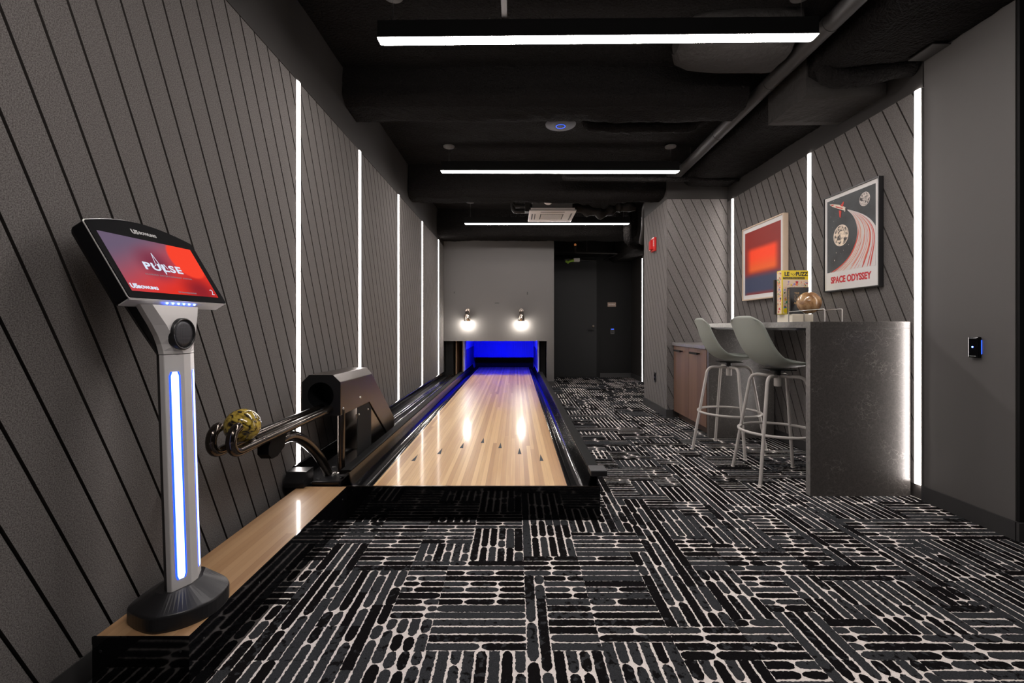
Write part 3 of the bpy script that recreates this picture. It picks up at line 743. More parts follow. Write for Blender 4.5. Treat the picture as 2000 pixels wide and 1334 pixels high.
b = MB(); b.loft([[ML(u*.992, v*.988, -.001) for u, v in out], [ML(u*.992, v*.988, .0012) for u, v in out]]); b.build('bezel_glass', mat('bezel_glass', (.0022, .0022, .003), .5, spec=.02), ks)
MB().obox(ML(0, -.118, -.022), mx_, mz, mn, .185, .003, .018).build('chin', M['silver'], ks, .002)
def screen_mat():
    m = bpy.data.materials.new('screen'); m.use_nodes = True; nt = m.node_tree; N = nt.nodes.new; L = nt.links.new
    for n in list(nt.nodes):
        if n.type == 'BSDF_PRINCIPLED': nt.nodes.remove(n)
    uv = N('ShaderNodeUVMap'); uv.uv_map = 'UVMap'; sp = N('ShaderNodeSeparateXYZ'); L(uv.outputs[0], sp.inputs[0])
    def mth(op, a, b=None, c=None):
        n = N('ShaderNodeMath'); n.operation = op
        for i, v in enumerate((a, b, c)):
            if v is None: continue
            if isinstance(v, (int, float)): n.inputs[i].default_value = v
            else: L(v, n.inputs[i])
        return n.outputs[0]
    def mix(f, a, b):
        n = N('ShaderNodeMix'); n.data_type = 'RGBA'; L(f, n.inputs[0])
        for i, v in ((6, a), (7, b)):
            if isinstance(v, tuple): n.inputs[i].default_value = (*v, 1)
            else: L(v, n.inputs[i])
        return n.outputs[2]
    def sstep(v, lo, hi):
        n = N('ShaderNodeMapRange'); n.interpolation_type = 'SMOOTHSTEP'; L(v, n.inputs[0]); n.inputs[1].default_value = lo; n.inputs[2].default_value = hi
        return n.outputs[0]
    U, V = sp.outputs[0], sp.outputs[1]
    def dist(cx, cy, ax): 
        a = mth('MULTIPLY', mth('SUBTRACT', U, cx), ax); b = mth('SUBTRACT', V, cy)
        return mth('SQRT', mth('ADD', mth('MULTIPLY', a, a), mth('MULTIPLY', b, b)))
    g = mix(sstep(mth('ADD', mth('MULTIPLY', U, .9), mth('MULTIPLY', V, -1.0)), -.75, .45), (.145, .105, .165), (.75, .035, .022))
    g = mix(sstep(dist(.42, .55, 1.5), .42, .05), g, (.20, .035, .065))
    g = mix(sstep(dist(.80, .10, 1.4), .45, .05), g, (.28, .018, .025))
    g = mix(sstep(dist(.85, .74, 1.75), .40, .34), g, (.95, .060, .030))
    e = N('ShaderNodeEmission'); L(g, e.inputs[0]); e.inputs[1].default_value = 1.0
    L(e.outputs[0], nt.nodes['Material Output'].inputs[0]); return m
hw, hh = .1672, .0957
b = MB(); b.add([ML(-hw, -hh, .0022), ML(hw, -hh, .0022), ML(hw, hh, .0022), ML(-hw, hh, .0022), ML(-hw, -hh, .0005), ML(hw, -hh, .0005), ML(hw, hh, .0005), ML(-hw, hh, .0005)],
                 [(0, 1, 2, 3), (7, 6, 5, 4), (0, 4, 5, 1), (1, 5, 6, 2), (2, 6, 7, 3), (3, 7, 4, 0)])
scr = b.build('screen', screen_mat(), ks); uvl = scr.data.uv_layers.new(name='UVMap')
for l in scr.data.loops:
    p = Vector(scr.data.vertices[l.vertex_index].co)+world_loc(scr.parent)-mc
    uvl.data[l.index].uv = ((p.dot(mx_)+hw)/(2*hw), (p.dot(mz)+hh)/(2*hh))
M['scr_white'] = emis('screen_white', (.75, .85, 1.), .95); M['scr_soft'] = emis('screen_soft', (.6, .35, .4), .45)
text('screen_text', 'PULSE', .035, ML(-.006, -.004, .0026), mx_, mz, M['scr_white'], scr, .0009, sx=1.38, space=1.15)
text('screen_text', 'SCORING ENTERTAINMENT SYSTEM', .0072, ML(.0, -.033, .0026), mx_, mz, M['scr_soft'], scr, sx=1.25, space=1.25)
text('screen_text', 'BOWLING', .013, ML(-.107, -.082, .0026), mx_, mz, M['scr_white'], scr, .0005, sx=1.1)
text('screen_text', 'U5', .020, ML(-.152, -.080, .0026), mx_, mz, M['scr_white'], scr, .0008)
text('screen_text', 'TAP THE SCREEN TO PLAY', .0062, ML(.035, -.088, .0026), mx_, mz, M['scr_soft'], scr, .0001)
text('screen_text', '2', .030, ML(.150, -.078, .0026), mx_, mz, M['scr_white'], scr, -.0004)
b = MB()
pk = [(-.045, -.004), (-.030, .004), (-.022, .048), (-.008, -.026), (.003, .012), (.010, -.004)]
for i in range(len(pk)-1): b.tube([ML(pk[i][0], pk[i][1], .0028), ML(pk[i+1][0], pk[i+1][1], .0028)], .0007, 6)
b.build('pulse_line', M['scr_white'], scr)
text('brand_mark', 'U5', .020, ML(-.034, .121, .0015), mx_, mz, M['logo_grey'], ks, .001)
text('brand_mark', 'BOWLING', .0135, ML(.012, .121, .0015), mx_, mz, M['logo_grey'], ks, .0006)
for i in range(6):
    p = ML(-.052+.0215*i, -.1215, -.012); b = MB(); b.sphere(p, .0030, 10); b.build('blue_led', M['dot_led'], ks)

# ------------------------------------------------------------------ stone counter and cabinet
ct = thing('bar_counter', (2.11, 3.56, 0), 'bar-height dark veined stone counter with waterfall end panels', 'counter')
XE = XR-.010
MB().box(1.80, XE, 2.81, 4.33, 1.027, 1.067).build('countertop', M['stone'], ct, .0015)
MB().box(1.80, XE, 2.81, 2.855, .0, 1.0265).build('end_panel', M['stone'], ct, .0015)
MB().box(1.80, XE, 4.285, 4.33, .0, 1.0265).build('end_panel', M['stone'], ct, .0015)
MB().box(1.799, 1.8005, 2.812, 4.328, 1.029, 1.065).box(1.799, 1.8005, 2.812, 2.853, .002, 1.028).build('polished_edge', M['stone_top'], ct)
MB().box(1.83, XE-.01, 2.856, 4.284, 1.012, 1.0265).build('underframe', M['satin_black'], ct)
cb = thing('base_cabinet', (2.11, 4.79, 0), 'low walnut two-door base cabinet between stone counter and felt partition', 'cabinet')
MB().box(1.822, XE, 4.345, 5.235, .08, .822).build('carcass', M['walnut'], cb)
MB().box(1.86, XE, 4.345, 5.235, 0, .08).build('plinth', mat('plinth', (.05, .028, .02), .6), cb)
for a, c, h0, h1 in ((4.345, 4.786, 4.475, 4.69), (4.790, 5.235, 4.935, 5.15)):
    dd = MB().box(1.80, 1.821, a, c, .082, .820).build('door', M['walnut'], cb, .0015)
    b = MB(); b.tube(round_path([(1.80, h0+.03, .772), (1.772, h0+.03, .772), (1.772, h1-.03, .772), (1.80, h1-.03, .772)], .008), .006, 10); b.box(1.762, 1.775, h0+.01, h1-.01, .762, .782)
    b.build('handle', M['matte_black'], dd)
wt = MB().box(1.785, XE, 4.335, 5.255, .823, .856).build('worktop', M['stone_top'], bevel=.0015); tag(wt, 'slim grey stone worktop on the walnut cabinet', 'worktop')

# ------------------------------------------------------------------ stools
def make_stool(x, y, rz, leg_rz, label):
    t = thing('bar_stool', (x, y, 0), label, 'stool', 'sage bar stools at the counter', rz)
    prof = crom([(-.250, 0, 1.108), (-.232, 0, 1.02), (-.208, 0, .93), (-.170, 0, .845), (-.115, 0, .785), (-.045, 0, .757), (.05, 0, .755), (.14, 0, .768), (.20, 0, .778), (.232, 0, .768)], 5)
    nn = len(prof); vs = []; m_ = 16
    for i, p in enumerate(prof):
        f = i/(nn-1)
        w = .205+.022*math.sin(PI*min(1, f/.75)) - .02*max(0, f-.6)
        if f < .10: w *= .80+.20*math.sqrt(max(0, 1-(1-f/.10)**2))
        if f > .90: w *= .80+.20*math.sqrt(max(0, 1-((f-.90)/.10)**2))
        a = prof[min(nn-1, i+1)]; c = prof[max(0, i-1)]; tg = (a-c).normalized(); nr = Vector((-tg.z, 0, tg.x)); nr = nr if nr.z+nr.x > 0 else -nr
        cup = .045*math.sin(PI*min(1, f/.9)) + .008
        for k in range(m_+1):
            s = -1+2*k/m_
            q = p+Vector((0, s*w, 0))+nr*cup*abs(s)**2.4
            if f < .08: q.z -= .03*abs(s)**4*(1-f/.08)
            vs.append(q)
    b = MB(); b.add(vs, [(i*(m_+1)+k, i*(m_+1)+k+1, (i+1)*(m_+1)+k+1, (i+1)*(m_+1)+k) for i in range(nn-1) for k in range(m_)], 0, True)
    sh = b.build('seat_shell', M['stool'], t, local=True)
    md = sh.modifiers.new('solid', 'SOLIDIFY'); md.thickness = .010; md.offset = -1
    b = MB(); b.box(-.09, .09, -.07, .07, .738, .744); b.lathe([(.022, .700), (.022, .730), (.035, .738)], (0, 0, 0), 20); b.build('seat_plate', M['satin_black'], t, local=True)
    b = MB(); b.lathe([(.021, .625), (.023, .63), (.023, .70), (.016, .712)], (0, 0, 0), 20); b.build('hub', M['stool_leg'], t, local=True)
    ct_, st_ = math.cos(leg_rz), math.sin(leg_rz)
    def R(px, py, pz): return (px*ct_-py*st_, px*st_+py*ct_, pz)
    for q in range(4):
        a = PI/4+q*PI/2; c, s = math.cos(a), math.sin(a)
        path = round_path([R(.01*c, .01*s, .695), R(.175*c, .175*s, .700), R(.302*c, .302*s, .006)], .055, 6)
        b = MB(); b.tube(path, .0115, 12); lg = b.build('leg', M['stool_leg'], t, local=True)
        b = MB(); e = R(.3035*c, .3035*s, 0); b.lathe([(.012, .0), (.014, .003), (.013, .012)], e, 12); b.build('foot_glide', M['white'], lg, local=True)
    b = MB(); b.tube([(.243*math.cos(2*PI*k/48), .243*math.sin(2*PI*k/48), .322) for k in range(48)], .0095, 10, closed=True); b.build('foot_ring', M['stool_leg'], t, local=True)
    return t
make_stool(1.812, 3.185, 0., -.06, 'sage green bar stool nearest the camera, partly behind the counter end panel')
make_stool(1.795, 3.87, -.16, PI/4-.05+.16, 'sage green bar stool farther off, in front of the walnut cabinet')

# ------------------------------------------------------------------ pictures on the right wall
def frame(name, y0, y1, z0, z1, dep, w, fm, label, xw=XR):
    t = thing(name, (xw, (y0+y1)/2, z0), label, 'picture', None)
    x = xw-dep
    MB().box(x, xw-.001, y0, y0+w, z0, z1).box(x, xw-.001, y1-w, y1, z0, z1).box(x, xw-.001, y0+w, y1-w, z0, z0+w).box(x, xw-.001, y0+w, y1-w, z1-w, z1).build('frame', fm, t, .001)
    MB().box(x+.008, xw-.002, y0+w, y1-w, z0+w, z1-w).build('mount', M['white_hot'], t)
    return t, x+.0078
ta, xa = frame('abstract_picture', 4.08, 4.823, 1.304, 2.046, .048, .012, M['oak_frame'], 'square red, orange and blue blurred abstract print in a pale wood frame')
def abstract_mat():
    m = mat('abstract_print', (.3, .02, .015), .6); nt = m.node_tree; N = nt.nodes.new; L = nt.links.new
    uv = N('ShaderNodeUVMap'); uv.uv_map = 'UVMap'; sp = N('ShaderNodeSeparateXYZ'); L(uv.outputs[0], sp.inputs[0]); U, V = sp.outputs[0], sp.outputs[1]
    def ss(v, lo, hi):
        n = N('ShaderNodeMapRange'); n.interpolation_type = 'SMOOTHSTEP'; L(v, n.inputs[0]); n.inputs[1].default_value = lo; n.inputs[2].default_value = hi; return n.outputs[0]
    def mul(a, b):
        n = N('ShaderNodeMath'); n.operation = 'MULTIPLY'; L(a, n.inputs[0]); L(b, n.inputs[1]); return n.outputs[0]
    def mix(f, a, b):
        n = N('ShaderNodeMix'); n.data_type = 'RGBA'; L(f, n.inputs[0])
        for i, v in ((6, a), (7, b)):
            if isinstance(v, tuple): n.inputs[i].default_value = (*v, 1)
            else: L(v, n.inputs[i])
        return n.outputs[2]
    g = mix(ss(V, .36, .24), (.26, .022, .016), (.040, .052, .105))
    w = mul(mul(ss(U, .03, .22), ss(U, .98, .82)), mul(ss(V, .30, .40), ss(V, .76, .66)))
    g = mix(w, g, mix(ss(V, .35, .6), (.85, .13, .02), (1.0, .065, .012)))
    g2 = mix(mul(mul(ss(U, -.02, .1), ss(U, 1.02, .9)), ss(V, .06, .0)), g, (.22, .03, .03))
    L(g2, nt.nodes['Principled BSDF'].inputs['Base Color']); return m
def uvrect(name, m, t, x, y0, y1, z0, z1):
    """thin printed sheet on the mount; u grows towards the camera (right in the photo)"""
    b = MB().box(x-.0006, x, y0, y1, z0, z1); o = b.build(name, m, t); uvl = o.data.uv_layers.new(name='UVMap'); wl = world_loc(t)
    for l in o.data.loops:
        p = Vector(o.data.vertices[l.vertex_index].co)+wl; uvl.data[l.index].uv = ((y1-p.y)/(y1-y0), (p.z-z0)/(z1-z0))
    return o
uvrect('print', abstract_mat(), ta, xa, 4.080+.050, 4.823-.050, 1.304+.052, 2.046-.052)

tp, xp = frame('space_poster', 3.026, 3.573, 1.301, 2.028, .033, .009, M['satin_black'], 'tall space travel poster with a rocket and red trail in a thin black frame')
PY0, PY1, PZ0, PZ1 = 3.026+.036, 3.573-.036, 1.445, 1.990
def pv(u, v, d): return (xp-d, PY1-u*(PY1-PY0), PZ1-v*(PZ1-PZ0))
pw, ph = PY1-PY0, PZ1-PZ0
b = MB(); b.box(xp-.0005, xp, PY0, PY1, PZ0, PZ1, 0)
def cr1(pts, t):
    k = t*(len(pts)-1); i = min(int(k), len(pts)-2); f = k-i
    P = [pts[max(0, i-1)], pts[i], pts[i+1], pts[min(len(pts)-1, i+2)]]
    return tuple(.5*(2*P[1][j]+(P[2][j]-P[0][j])*f+(2*P[0][j]-5*P[1][j]+4*P[2][j]-P[3][j])*f*f+(3*P[1][j]-P[0][j]-3*P[2][j]+P[3][j])*f**3) for j in (0, 1))
Ledge = [(.445, .205), (.56, .30), (.635, .42), (.655, .55), (.60, .68), (.48, .82), (.28, .93), (.05, 1.0)]
Redge = [(.455, .200), (.65, .275), (.82, .36), (.95, .46), (1.03, .58), (1.05, .72), (1.04, .86), (1.03, 1.0)]
def ribbon(a0, a1, d, mi, t0=0., t1=1., taper=True):
    pts = []; n = 36
    for i in range(n+1):
        t = t0+(t1-t0)*i/n; L_, R_ = cr1(Ledge, t), cr1(Redge, t)
        k = min(1, (i/n)/.15, (1-i/n)/.12+(.25 if t1 >= 1 else 0)) if taper else 1; k = max(k, .05); m_ = (a0+a1)/2; hw_ = (a1-a0)/2*k
        for a in (m_-hw_, m_+hw_):
            u = min(1, L_[0]+(R_[0]-L_[0])*a); v = min(1, L_[1]+(R_[1]-L_[1])*a); pts.append(pv(u, v, d))
    b.add(pts, [(2*i, 2*i+1, 2*i+3, 2*i+2) for i in range(n)], mi)
ribbon(.0, 1., .0007, 1, taper=False)
R2 = random.Random(5)
ribbon(.0, .045, .00075, 5, .45, 1.); ribbon(.09, .12, .00075, 5, .55, 1.)
for i in range(64):
    a = R2.uniform(.02, .97); w = R2.uniform(.006, .035); t0 = R2.choice([0, .05, .15, .3, .5]); t1 = R2.choice([.6, .8, .93, 1., 1., 1.])
    if t1 < t0+.2: t1 = 1.
    ribbon(a, min(1, a+w), .0008+.00001*i, R2.choice([1, 3, 3, 2, 2, 3, 3, 4, 4, 1]), t0, t1)
for a in (.03, .07, .70, .85): ribbon(a, a+.03, .0016, 4, .35, 1.)
# moons, stars, rocket
ay, az = (0, -1, 0), (0, 0, 1)
b.disc(pv(.314, .52, .0017), .0785, ay, az, 40, 6); b.disc(pv(.314, .52, .0019), .073, ay, az, 40, 7)
b.disc(pv(.80, .145, .0017), .048, ay, az, 32, 3); b.disc(pv(.80, .145, .0019), .045, ay, az, 32, 8)
for i in range(46):
    u, v = R2.uniform(.02, .98), R2.uniform(.02, .97)
    L_ = [cr1(Ledge, k/20) for k in range(21)]
    if v > .2 and u > min((abs(q[1]-v), q[0]) for q in L_)[1]-.03: continue
    b.disc(pv(u, v, .0009), R2.choice([.0007, .0009, .0016]), ay, az, 8, 6)
for u, v, s in ((.21, .74, .004), (.17, .84, .006)): b.disc(pv(u, v, .001), (s*.5, s), ay, az, 8, 6)
def poly(pts, d, mi): b.add([pv(u, v, d) for u, v in pts], [list(range(len(pts)))], mi)
poly([(.055, .045), (.13, .055), (.28, .10), (.42, .165), (.45, .195), (.44, .215), (.38, .215), (.25, .165), (.12, .09)], .0020, 6)
poly([(.12, .09), (.25, .145), (.40, .205), (.38, .215), (.25, .165)], .0022, 5)
poly([(.09, .06), (.16, .068), (.15, .082), (.11, .078)], .0022, 4)
poly([(.30, .12), (.37, .075), (.385, .085), (.36, .145)], .0022, 4); poly([(.27, .17), (.33, .19), (.31, .285), (.285, .265)], .0022, 4)
poly([(.20, .10), (.36, .160), (.35, .172), (.20, .115)], .0023, 4); poly([(.41, .165), (.46, .185), (.455, .235), (.41, .215)], .0023, 5)
b.build('print', [M['space'], mat('trail_grey', (.60, .57, .56), .7), mat('trail_salmon', (.62, .26, .17), .7), mat('trail_pale', (.62, .56, .52), .7), mat('trail_red', (.55, .055, .04), .7), mat('trail_dark', (.03, .03, .032), .7), mat('rocket_cream', (.70, .60, .50), .7), M['moon'], M['moon_grey']], tp)
text('title_text', 'SPACE ODYSSEY', .0655, (xp-.0005, (PY0+PY1)/2, 1.383), (0, -1, 0), (0, 0, 1), M['title_red'], tp, .0028, sx=.82, space=1.0)

# ------------------------------------------------------------------ things on the counter
CT = 1.067
blk = MB().box(2.045, 2.20, 3.40, 3.60, CT, CT+.062).build('cream_block', M['cream_block'], bevel=.004); tag(blk, 'shiny cream block on the stone counter, under the standing books', 'block')
pz = thing('puzzle_box', (2.115, 3.52, CT+.062), 'tall yellow jigsaw puzzle box with colourful doodles, standing on the cream block', 'puzzle box')
bx0, bx1, by0, by1, bz0, bz1 = 2.018, 2.222, 3.49, 3.555, CT+.0625, CT+.395
MB().box(bx0, bx1, by0, by1, bz0, bz1).build('carton', M['yellow'], pz, .0015)
cols = [mat('ink_'+n, c, .5) for n, c in (('red', (.55, .02, .02)), ('orange', (.80, .20, .06)), ('violet', (.28, .22, .48)), ('green', (.04, .30, .12)), ('blue', (.05, .20, .55)), ('pink', (.75, .35, .30)), ('ochre', (.75, .45, .02)))]
allm = [M['cream'], M['ink_black'], M['yellow']]+cols
b = MB(); b.box(bx0+.008, bx1-.004, by0-.0006, by0, bz0+.006, bz0+.262, 0); b.box(bx0-.0006, bx0, by0+.004, by1-.001, bz0+.004, bz1-.006, 0)
R3 = random.Random(3)
for i in range(150):
    u, v = R3.uniform(.016, .19), R3.uniform(.016, .252); r = R3.uniform(.003, .010); a = R3.uniform(0, PI); d = .0008+.000008*i; mi = R3.choice([1, 3, 3, 4, 4, 5, 6, 7, 8, 9])
    ax = (math.cos(a), 0, math.sin(a)); az_ = (-math.sin(a), 0, math.cos(a)); e = R3.choice([(r, r), (r*1.6, r*.35), (r, r*.6), (r*1.2, r*.25)])
    b.disc((bx0+u, by0-d, bz0+v), e, ax, az_, 10, mi)
for i in range(70):
    u, v = R3.uniform(.010, .055), R3.uniform(.012, .318); r = R3.uniform(.003, .010); a = R3.uniform(0, PI); d = .0008+.00001*i
    b.disc((bx0-d, by0+u, bz0+v), R3.choice([(r, r), (r*1.6, r*.4), (r, r*.6)]), (0, math.cos(a), math.sin(a)), (0, -math.sin(a), math.cos(a)), 10, R3.choice([1, 3, 4, 4, 5, 6, 8, 9]))
b.disc((bx0+.028, by0-.0024, bz0+.028), .018, (1, 0, 0), (0, 0, 1), 16, 2)
b.box(bx0+.010, bx0+.172, by0-.0009, by0, bz0+.266, bz0+.283, 1)
for dx, dz in ((.071, .308), (.078, .300), (.088, .294), (.097, .300), (.101, .309), (.086, .306)): b.disc((bx0+dx, by0-.001, bz0+dz), .0035, (1, 0, 0), (0, 0, 1), 8, 1)
b.build('box_print', allm, pz)
text('box_title', 'LE', .040, (bx0+.038, by0-.001, bz0+.304), (1, 0, 0), (0, 0, 1), M['ink_black'], pz, .0018, sx=.95)
text('box_title', 'PUZZ', .040, (bx0+.150, by0-.001, bz0+.304), (1, 0, 0), (0, 0, 1), M['ink_black'], pz, .0018, sx=.88)
text('box_small_text', 'The puzzles are different than the puzzles', .0105, (bx0+.091, by0-.0014, bz0+.275), (1, 0, 0), (0, 0, 1), M['yellow'], pz, .0001, sx=.85)
bk = thing('black_book', (2.12, 3.42, CT+.062), 'thick black book with gold lettering, leaning upright before the puzzle box', 'book')
kx0, kx1, ky0, ky1, kz1 = 2.036, 2.175, 3.412, 3.452, CT+.0625+.198
MB().box(kx0, kx1, ky0, ky0+.003, CT+.0625, kz1).box(kx0, kx1, ky1-.003, ky1, CT+.0625, kz1).box(kx0, kx0+.003, ky0+.003, ky1-.003, CT+.0625, kz1).build('cover', M['satin_black'], bk, .0008)
MB().box(kx0+.004, kx1-.003, ky0+.0035, ky1-.0035, CT+.0645, kz1-.003).build('pages', M['cream'], bk)
text('cover_text', 'THE', .020, (kx0+.030, ky0-.0002, kz1-.044), (1, 0, 0), (0, 0, 1), M['gold'], bk, .0004, 'LEFT')
text('cover_text', 'STAR', .034, (kx0+.026, ky0-.0002, kz1-.070), (1, 0, 0), (0, 0, 1), M['gold'], bk, -.0010, 'LEFT', sx=1.05)
text('cover_text', 'WARS', .034, (kx0+.026, ky0-.0002, kz1-.094), (1, 0, 0), (0, 0, 1), M['gold'], bk, -.0010, 'LEFT')
text('cover_text', 'ARCHIVES', .022, (kx0+.026, ky0-.0002, kz1-.118), (1, 0, 0), (0, 0, 1), M['gold'], bk, .0003, 'LEFT', sx=.9)
text('spine_text', 'THE STAR WARS ARCHIVES', .016, (kx0-.0004, ky0+.02, CT+.16), (0, 0, -1), (0, -1, 0), M['gold'], bk, .0003, sx=.9)
o = MB().box(2.000, 2.19, 3.557, 3.575, CT+.0625, CT+.33).build('thin_book', [M['ink_black']], bevel=.001); tag(o, 'slim dark book almost hidden behind the yellow puzzle box', 'book')
wr = thing('wire_stand', (2.07, 3.2, CT), 'thin brushed metal wire stand on the counter holding the wooden ball', 'stand')
for x in (2.014, 2.128):
    MB().tube(round_path([(x, 3.000, CT+.001), (x, 3.000, 1.152), (x, 3.395, 1.145), (x, 3.395, CT+.001)], .010), .0032, 10).build('wire', M['steel'], wr)
o = MB(); o.sphere((2.071, 3.25, 1.205), .0775, 40); o = o.build('wooden_ball', M['wood_ball']); tag(o, 'large polished wooden ball resting on the wire stand', 'ball')

# ------------------------------------------------------------------ wall devices
def device(name, x, y, z, label, cat): return thing(name, (x, y, z), label, cat)
t = device('card_reader', 2.43, 2.425, 1.0, 'small black card reader glowing blue on the plain grey wall at right', 'card reader')
MB().box(2.408, 2.4295, 2.40, 2.452, .873, .983).build('reader_body', M['gloss_black'], t, .004)
MB().box(2.4068, 2.4085, 2.424, 2.430, .926, .932).build('indicator', M['dot_led'], t)
MB().box(2.4265, 2.4292, 2.3985, 2.4000, .893, .965).build('side_glow', M['blue_dim'], t)
for z, s in ((.975, 'DESFIRE READER'), (.881, 'MIFARE CARD')): text('reader_text', s, .0055, (2.4075, 2.426, z), (0, -1, 0), (0, 0, 1), M['logo_grey'], t)
t = device('fire_alarm', 1.73, 5.73, 1.97, 'red fire alarm horn with white lettering high on the felt partition', 'fire alarm')
MB().box(1.700, 1.7295, 5.645, 5.785, 1.965, 2.135).build('alarm_body', M['red'], t, .006)
b = MB(); b.prism([(5.700, 1.99), (5.775, 1.99), (5.775, 2.09), (5.700, 2.11)], 'X', 1.672, 1.7005); b.build('horn', M['red'], t, .008)
MB().box(1.676, 1.70, 5.745, 5.775, 1.972, 1.988).build('strobe_lens', M['nickel'], t, .004)
text('alarm_text', 'FIRE', .040, (1.6995, 5.672, 2.06), (0, 0, -1), (0, -1, 0), M['label_white'], t, .0008)
t = device('wall_outlet', 1.73, 5.69, .36, 'black power outlet low on the felt partition below the fire alarm', 'outlet')
MB().box(1.722, 1.7295, 5.655, 5.727, .355, .470).build('outlet_plate', M['satin_black'], t, .002)
for z in (.39, .435): MB().box(1.7195, 1.7225, 5.676, 5.706, z-.014, z+.014).build('socket', M['gloss_black'], t, .001)
t = device('room_sign', 1.97, 9.42, 1.44, 'small bronze coloured sign on the black corridor wall right of the door', 'sign')
MB().box(1.885, 2.055, 9.410, 9.4195, 1.445, 1.530).build('sign_plate', M['bronze'], t, .002)
MB().box(1.905, 2.035, 9.408, 9.4102, 1.475, 1.500).build('sign_inlay', M['label_white'], t) if False else text('sign_text', 'ELECTRICAL', .024, (1.97, 9.4095, 1.488), (1, 0, 0), (0, 0, 1), M['label_white'], t)
t = device('door_reader', 1.98, 9.42, .88, 'small keypad reader with a blue light bar beside the dark corridor door', 'card reader')
MB().box(1.945, 2.020, 9.402, 9.4195, .885, .995).build('reader_body', M['grille'], t, .006)
MB().box(1.957, 2.008, 9.4, 9.4025, .980, .990).build('light_bar', M['blue_dim'], t)
MB().box(1.955, 2.010, 9.400, 9.4025, .900, .972).build('keypad', M['satin_black'], t)
for x, z, w, h, l in ((-1.058, 1.627, .008, .022, 'tiny black slot in the grey back wall, left of the lamps'), (.209, 1.614, .008, .035, 'tiny upright black slot in the grey back wall above the right lamp'),
                      (-.319, 1.445, .036, .008, 'tiny flat black slot in the grey back wall between the two lamps')):
    o = MB().box(x-w, x+w, 7.996, 7.9995, z-h/1.4, z+h/1.4).build('wall_slot', M['ink_black']); tag(o, l, 'wall slot', 'black slots in the back wall')
def sconce(x, label):
    t = thing('wall_lamp', (x, 8.0, 1.15), label, 'wall lamp', 'small wall lamps above the lane')
    MB().lathe([(.040, -.012), (.045, 0)], (x, 7.999, 1.31), 24, 0, 'Y').build('wall_plate', M['nickel'], t)
    MB().tube(round_path([(x, 7.99, 1.31), (x, 7.915, 1.31), (x, 7.915, 1.29)], .02), .010, 10).build('arm', M['nickel'], t)
    MB().lathe([(.008, 1.250), (.030, 1.300), (.048, 1.222), (.058, 1.19), (.060, 1.125), (.057, 1.125), (.050, 1.20)], (x, 7.915, 0), 28).build('cap', M['nickel'], t)
    MB().lathe([(.020, 1.21), (.040, 1.19), (.052, 1.15), (.050, 1.09), (.030, 1.05), (.002, 1.042)], (x, 7.915, 0), 24).build('bulb', M['bulb'], t)
sconce(-.826, 'left of the two small glowing nickel lamps on the grey back wall')
sconce(.103, 'right of the two small glowing nickel lamps on the grey back wall')

# ------------------------------------------------------------------ ceiling services
t = thing('access_point', (.405, 4.13, 2.86), 'round dark ceiling disc with a thin glowing blue ring', 'access point')
MB().lathe([(.02, -.040), (.085, -.037), (.134, -.026), (.136, -.020), (.06, -.006), (.03, .03)], (.405, 4.12, 2.865), 40).build('disc_body', mat('ap_grey', (.030, .030, .034), .6, spec=.2), t)
b = MB(); b.tube([(.405+.040*math.cos(2*PI*k/32), 4.12+.040*math.sin(2*PI*k/32), 2.8265) for k in range(32)], .0026, 8, closed=True); b.build('blue_ring', M['blue_dim'], t)
t = thing('sprinkler_pipe', (1.80, 4.5, 2.75), 'long dark grey pipe running along the ceiling to the back at right', 'pipe')
def lerp3(a, c, f): return tuple(a[i]+(c[i]-a[i])*f for i in range(3))
PA, PB = (1.775, 1.0, 2.75), (1.846, 6.55, 2.75)
PA = (1.775-.0128*1.6, 1.0, 2.75)
b = MB(); b.tube(round_path([PA, PB, (1.86, 6.62, 2.45), (1.90, 6.9, 2.30)], .10, 8), .050, 24); b.build('pipe_run', M['pipe'], t)
for f in (.20, .29, .405, .56, .78, .93):
    p = Vector(lerp3(PA, PB, f)); b = MB(); b.tube([p-Vector((0, .012, 0)), p+Vector((0, .012, 0))], .0525, 24); b.build('coupling', M['pipe'], t)
for f in (.33, .68): 
    p = Vector(lerp3(PA, PB, f)); b = MB(); b.tube([p+Vector((0, 0, .045)), p+Vector((0, 0, .17))], .006, 8); b.build('hanger_rod', M['pipe'], t)
t = thing('duct_elbow', (1.6, 3.0, 2.75), 'round end of a grey wrapped duct above the nearest pendant', 'duct')
b = MB(); rings = []
cps = [(1.04, .12, .08), (1.08, .22, .13), (1.18, .27, .16), (1.34, .29, .17), (1.5, .29, .17), (1.69, .29, .17)]
for x, ry, rz_ in cps: rings.append([(x+.01*math.sin(k*1.7), 2.95+ry*math.cos(2*PI*k/28)*.9, 2.880+rz_*math.sin(2*PI*k/28)) for k in range(28)])
b.loft(rings, 0, True); b.build('wrapped_duct', M['duct'], t)
t = thing('box_duct', (2.15, 3.2, 2.5), 'boxy grey wrapped duct hanging beside the right wall above the space poster', 'duct')
b = MB(); lump(b, [(3.01, 2.55), (3.46, 2.55), (3.46, 2.82), (3.01, 2.82)], 1.90, 2.425, .06, .006, 'X', 4.); b.build('wrapped_duct', M['duct'], t)
def spray_pipe(path, r, label, amp=.012):
    path = round_path(path, .12, 7); P2 = []
    for i in range(len(path)-1):
        k = max(1, int((path[i+1]-path[i]).length/.035))
        P2 += [path[i].lerp(path[i+1], j/k) for j in range(k)]
    P2.append(path[-1])
    b = MB(); b.tube(P2, r, 18); b.v = [tuple(Vector(v)+noise.noise_vector(Vector(v)*22)*amp) for v in b.v]
    return tag(b.build('insulated_pipe', M['spray']), label, 'pipe', 'sprayed pipes under the ceiling')
spray_pipe([(1.955, 2.90, 2.88), (1.955, 2.90, 2.60), (2.10, 2.89, 2.59), (2.42, 2.80, 2.625)], .058, 'bulky sprayed black pipe bending into the right wall above the counter')
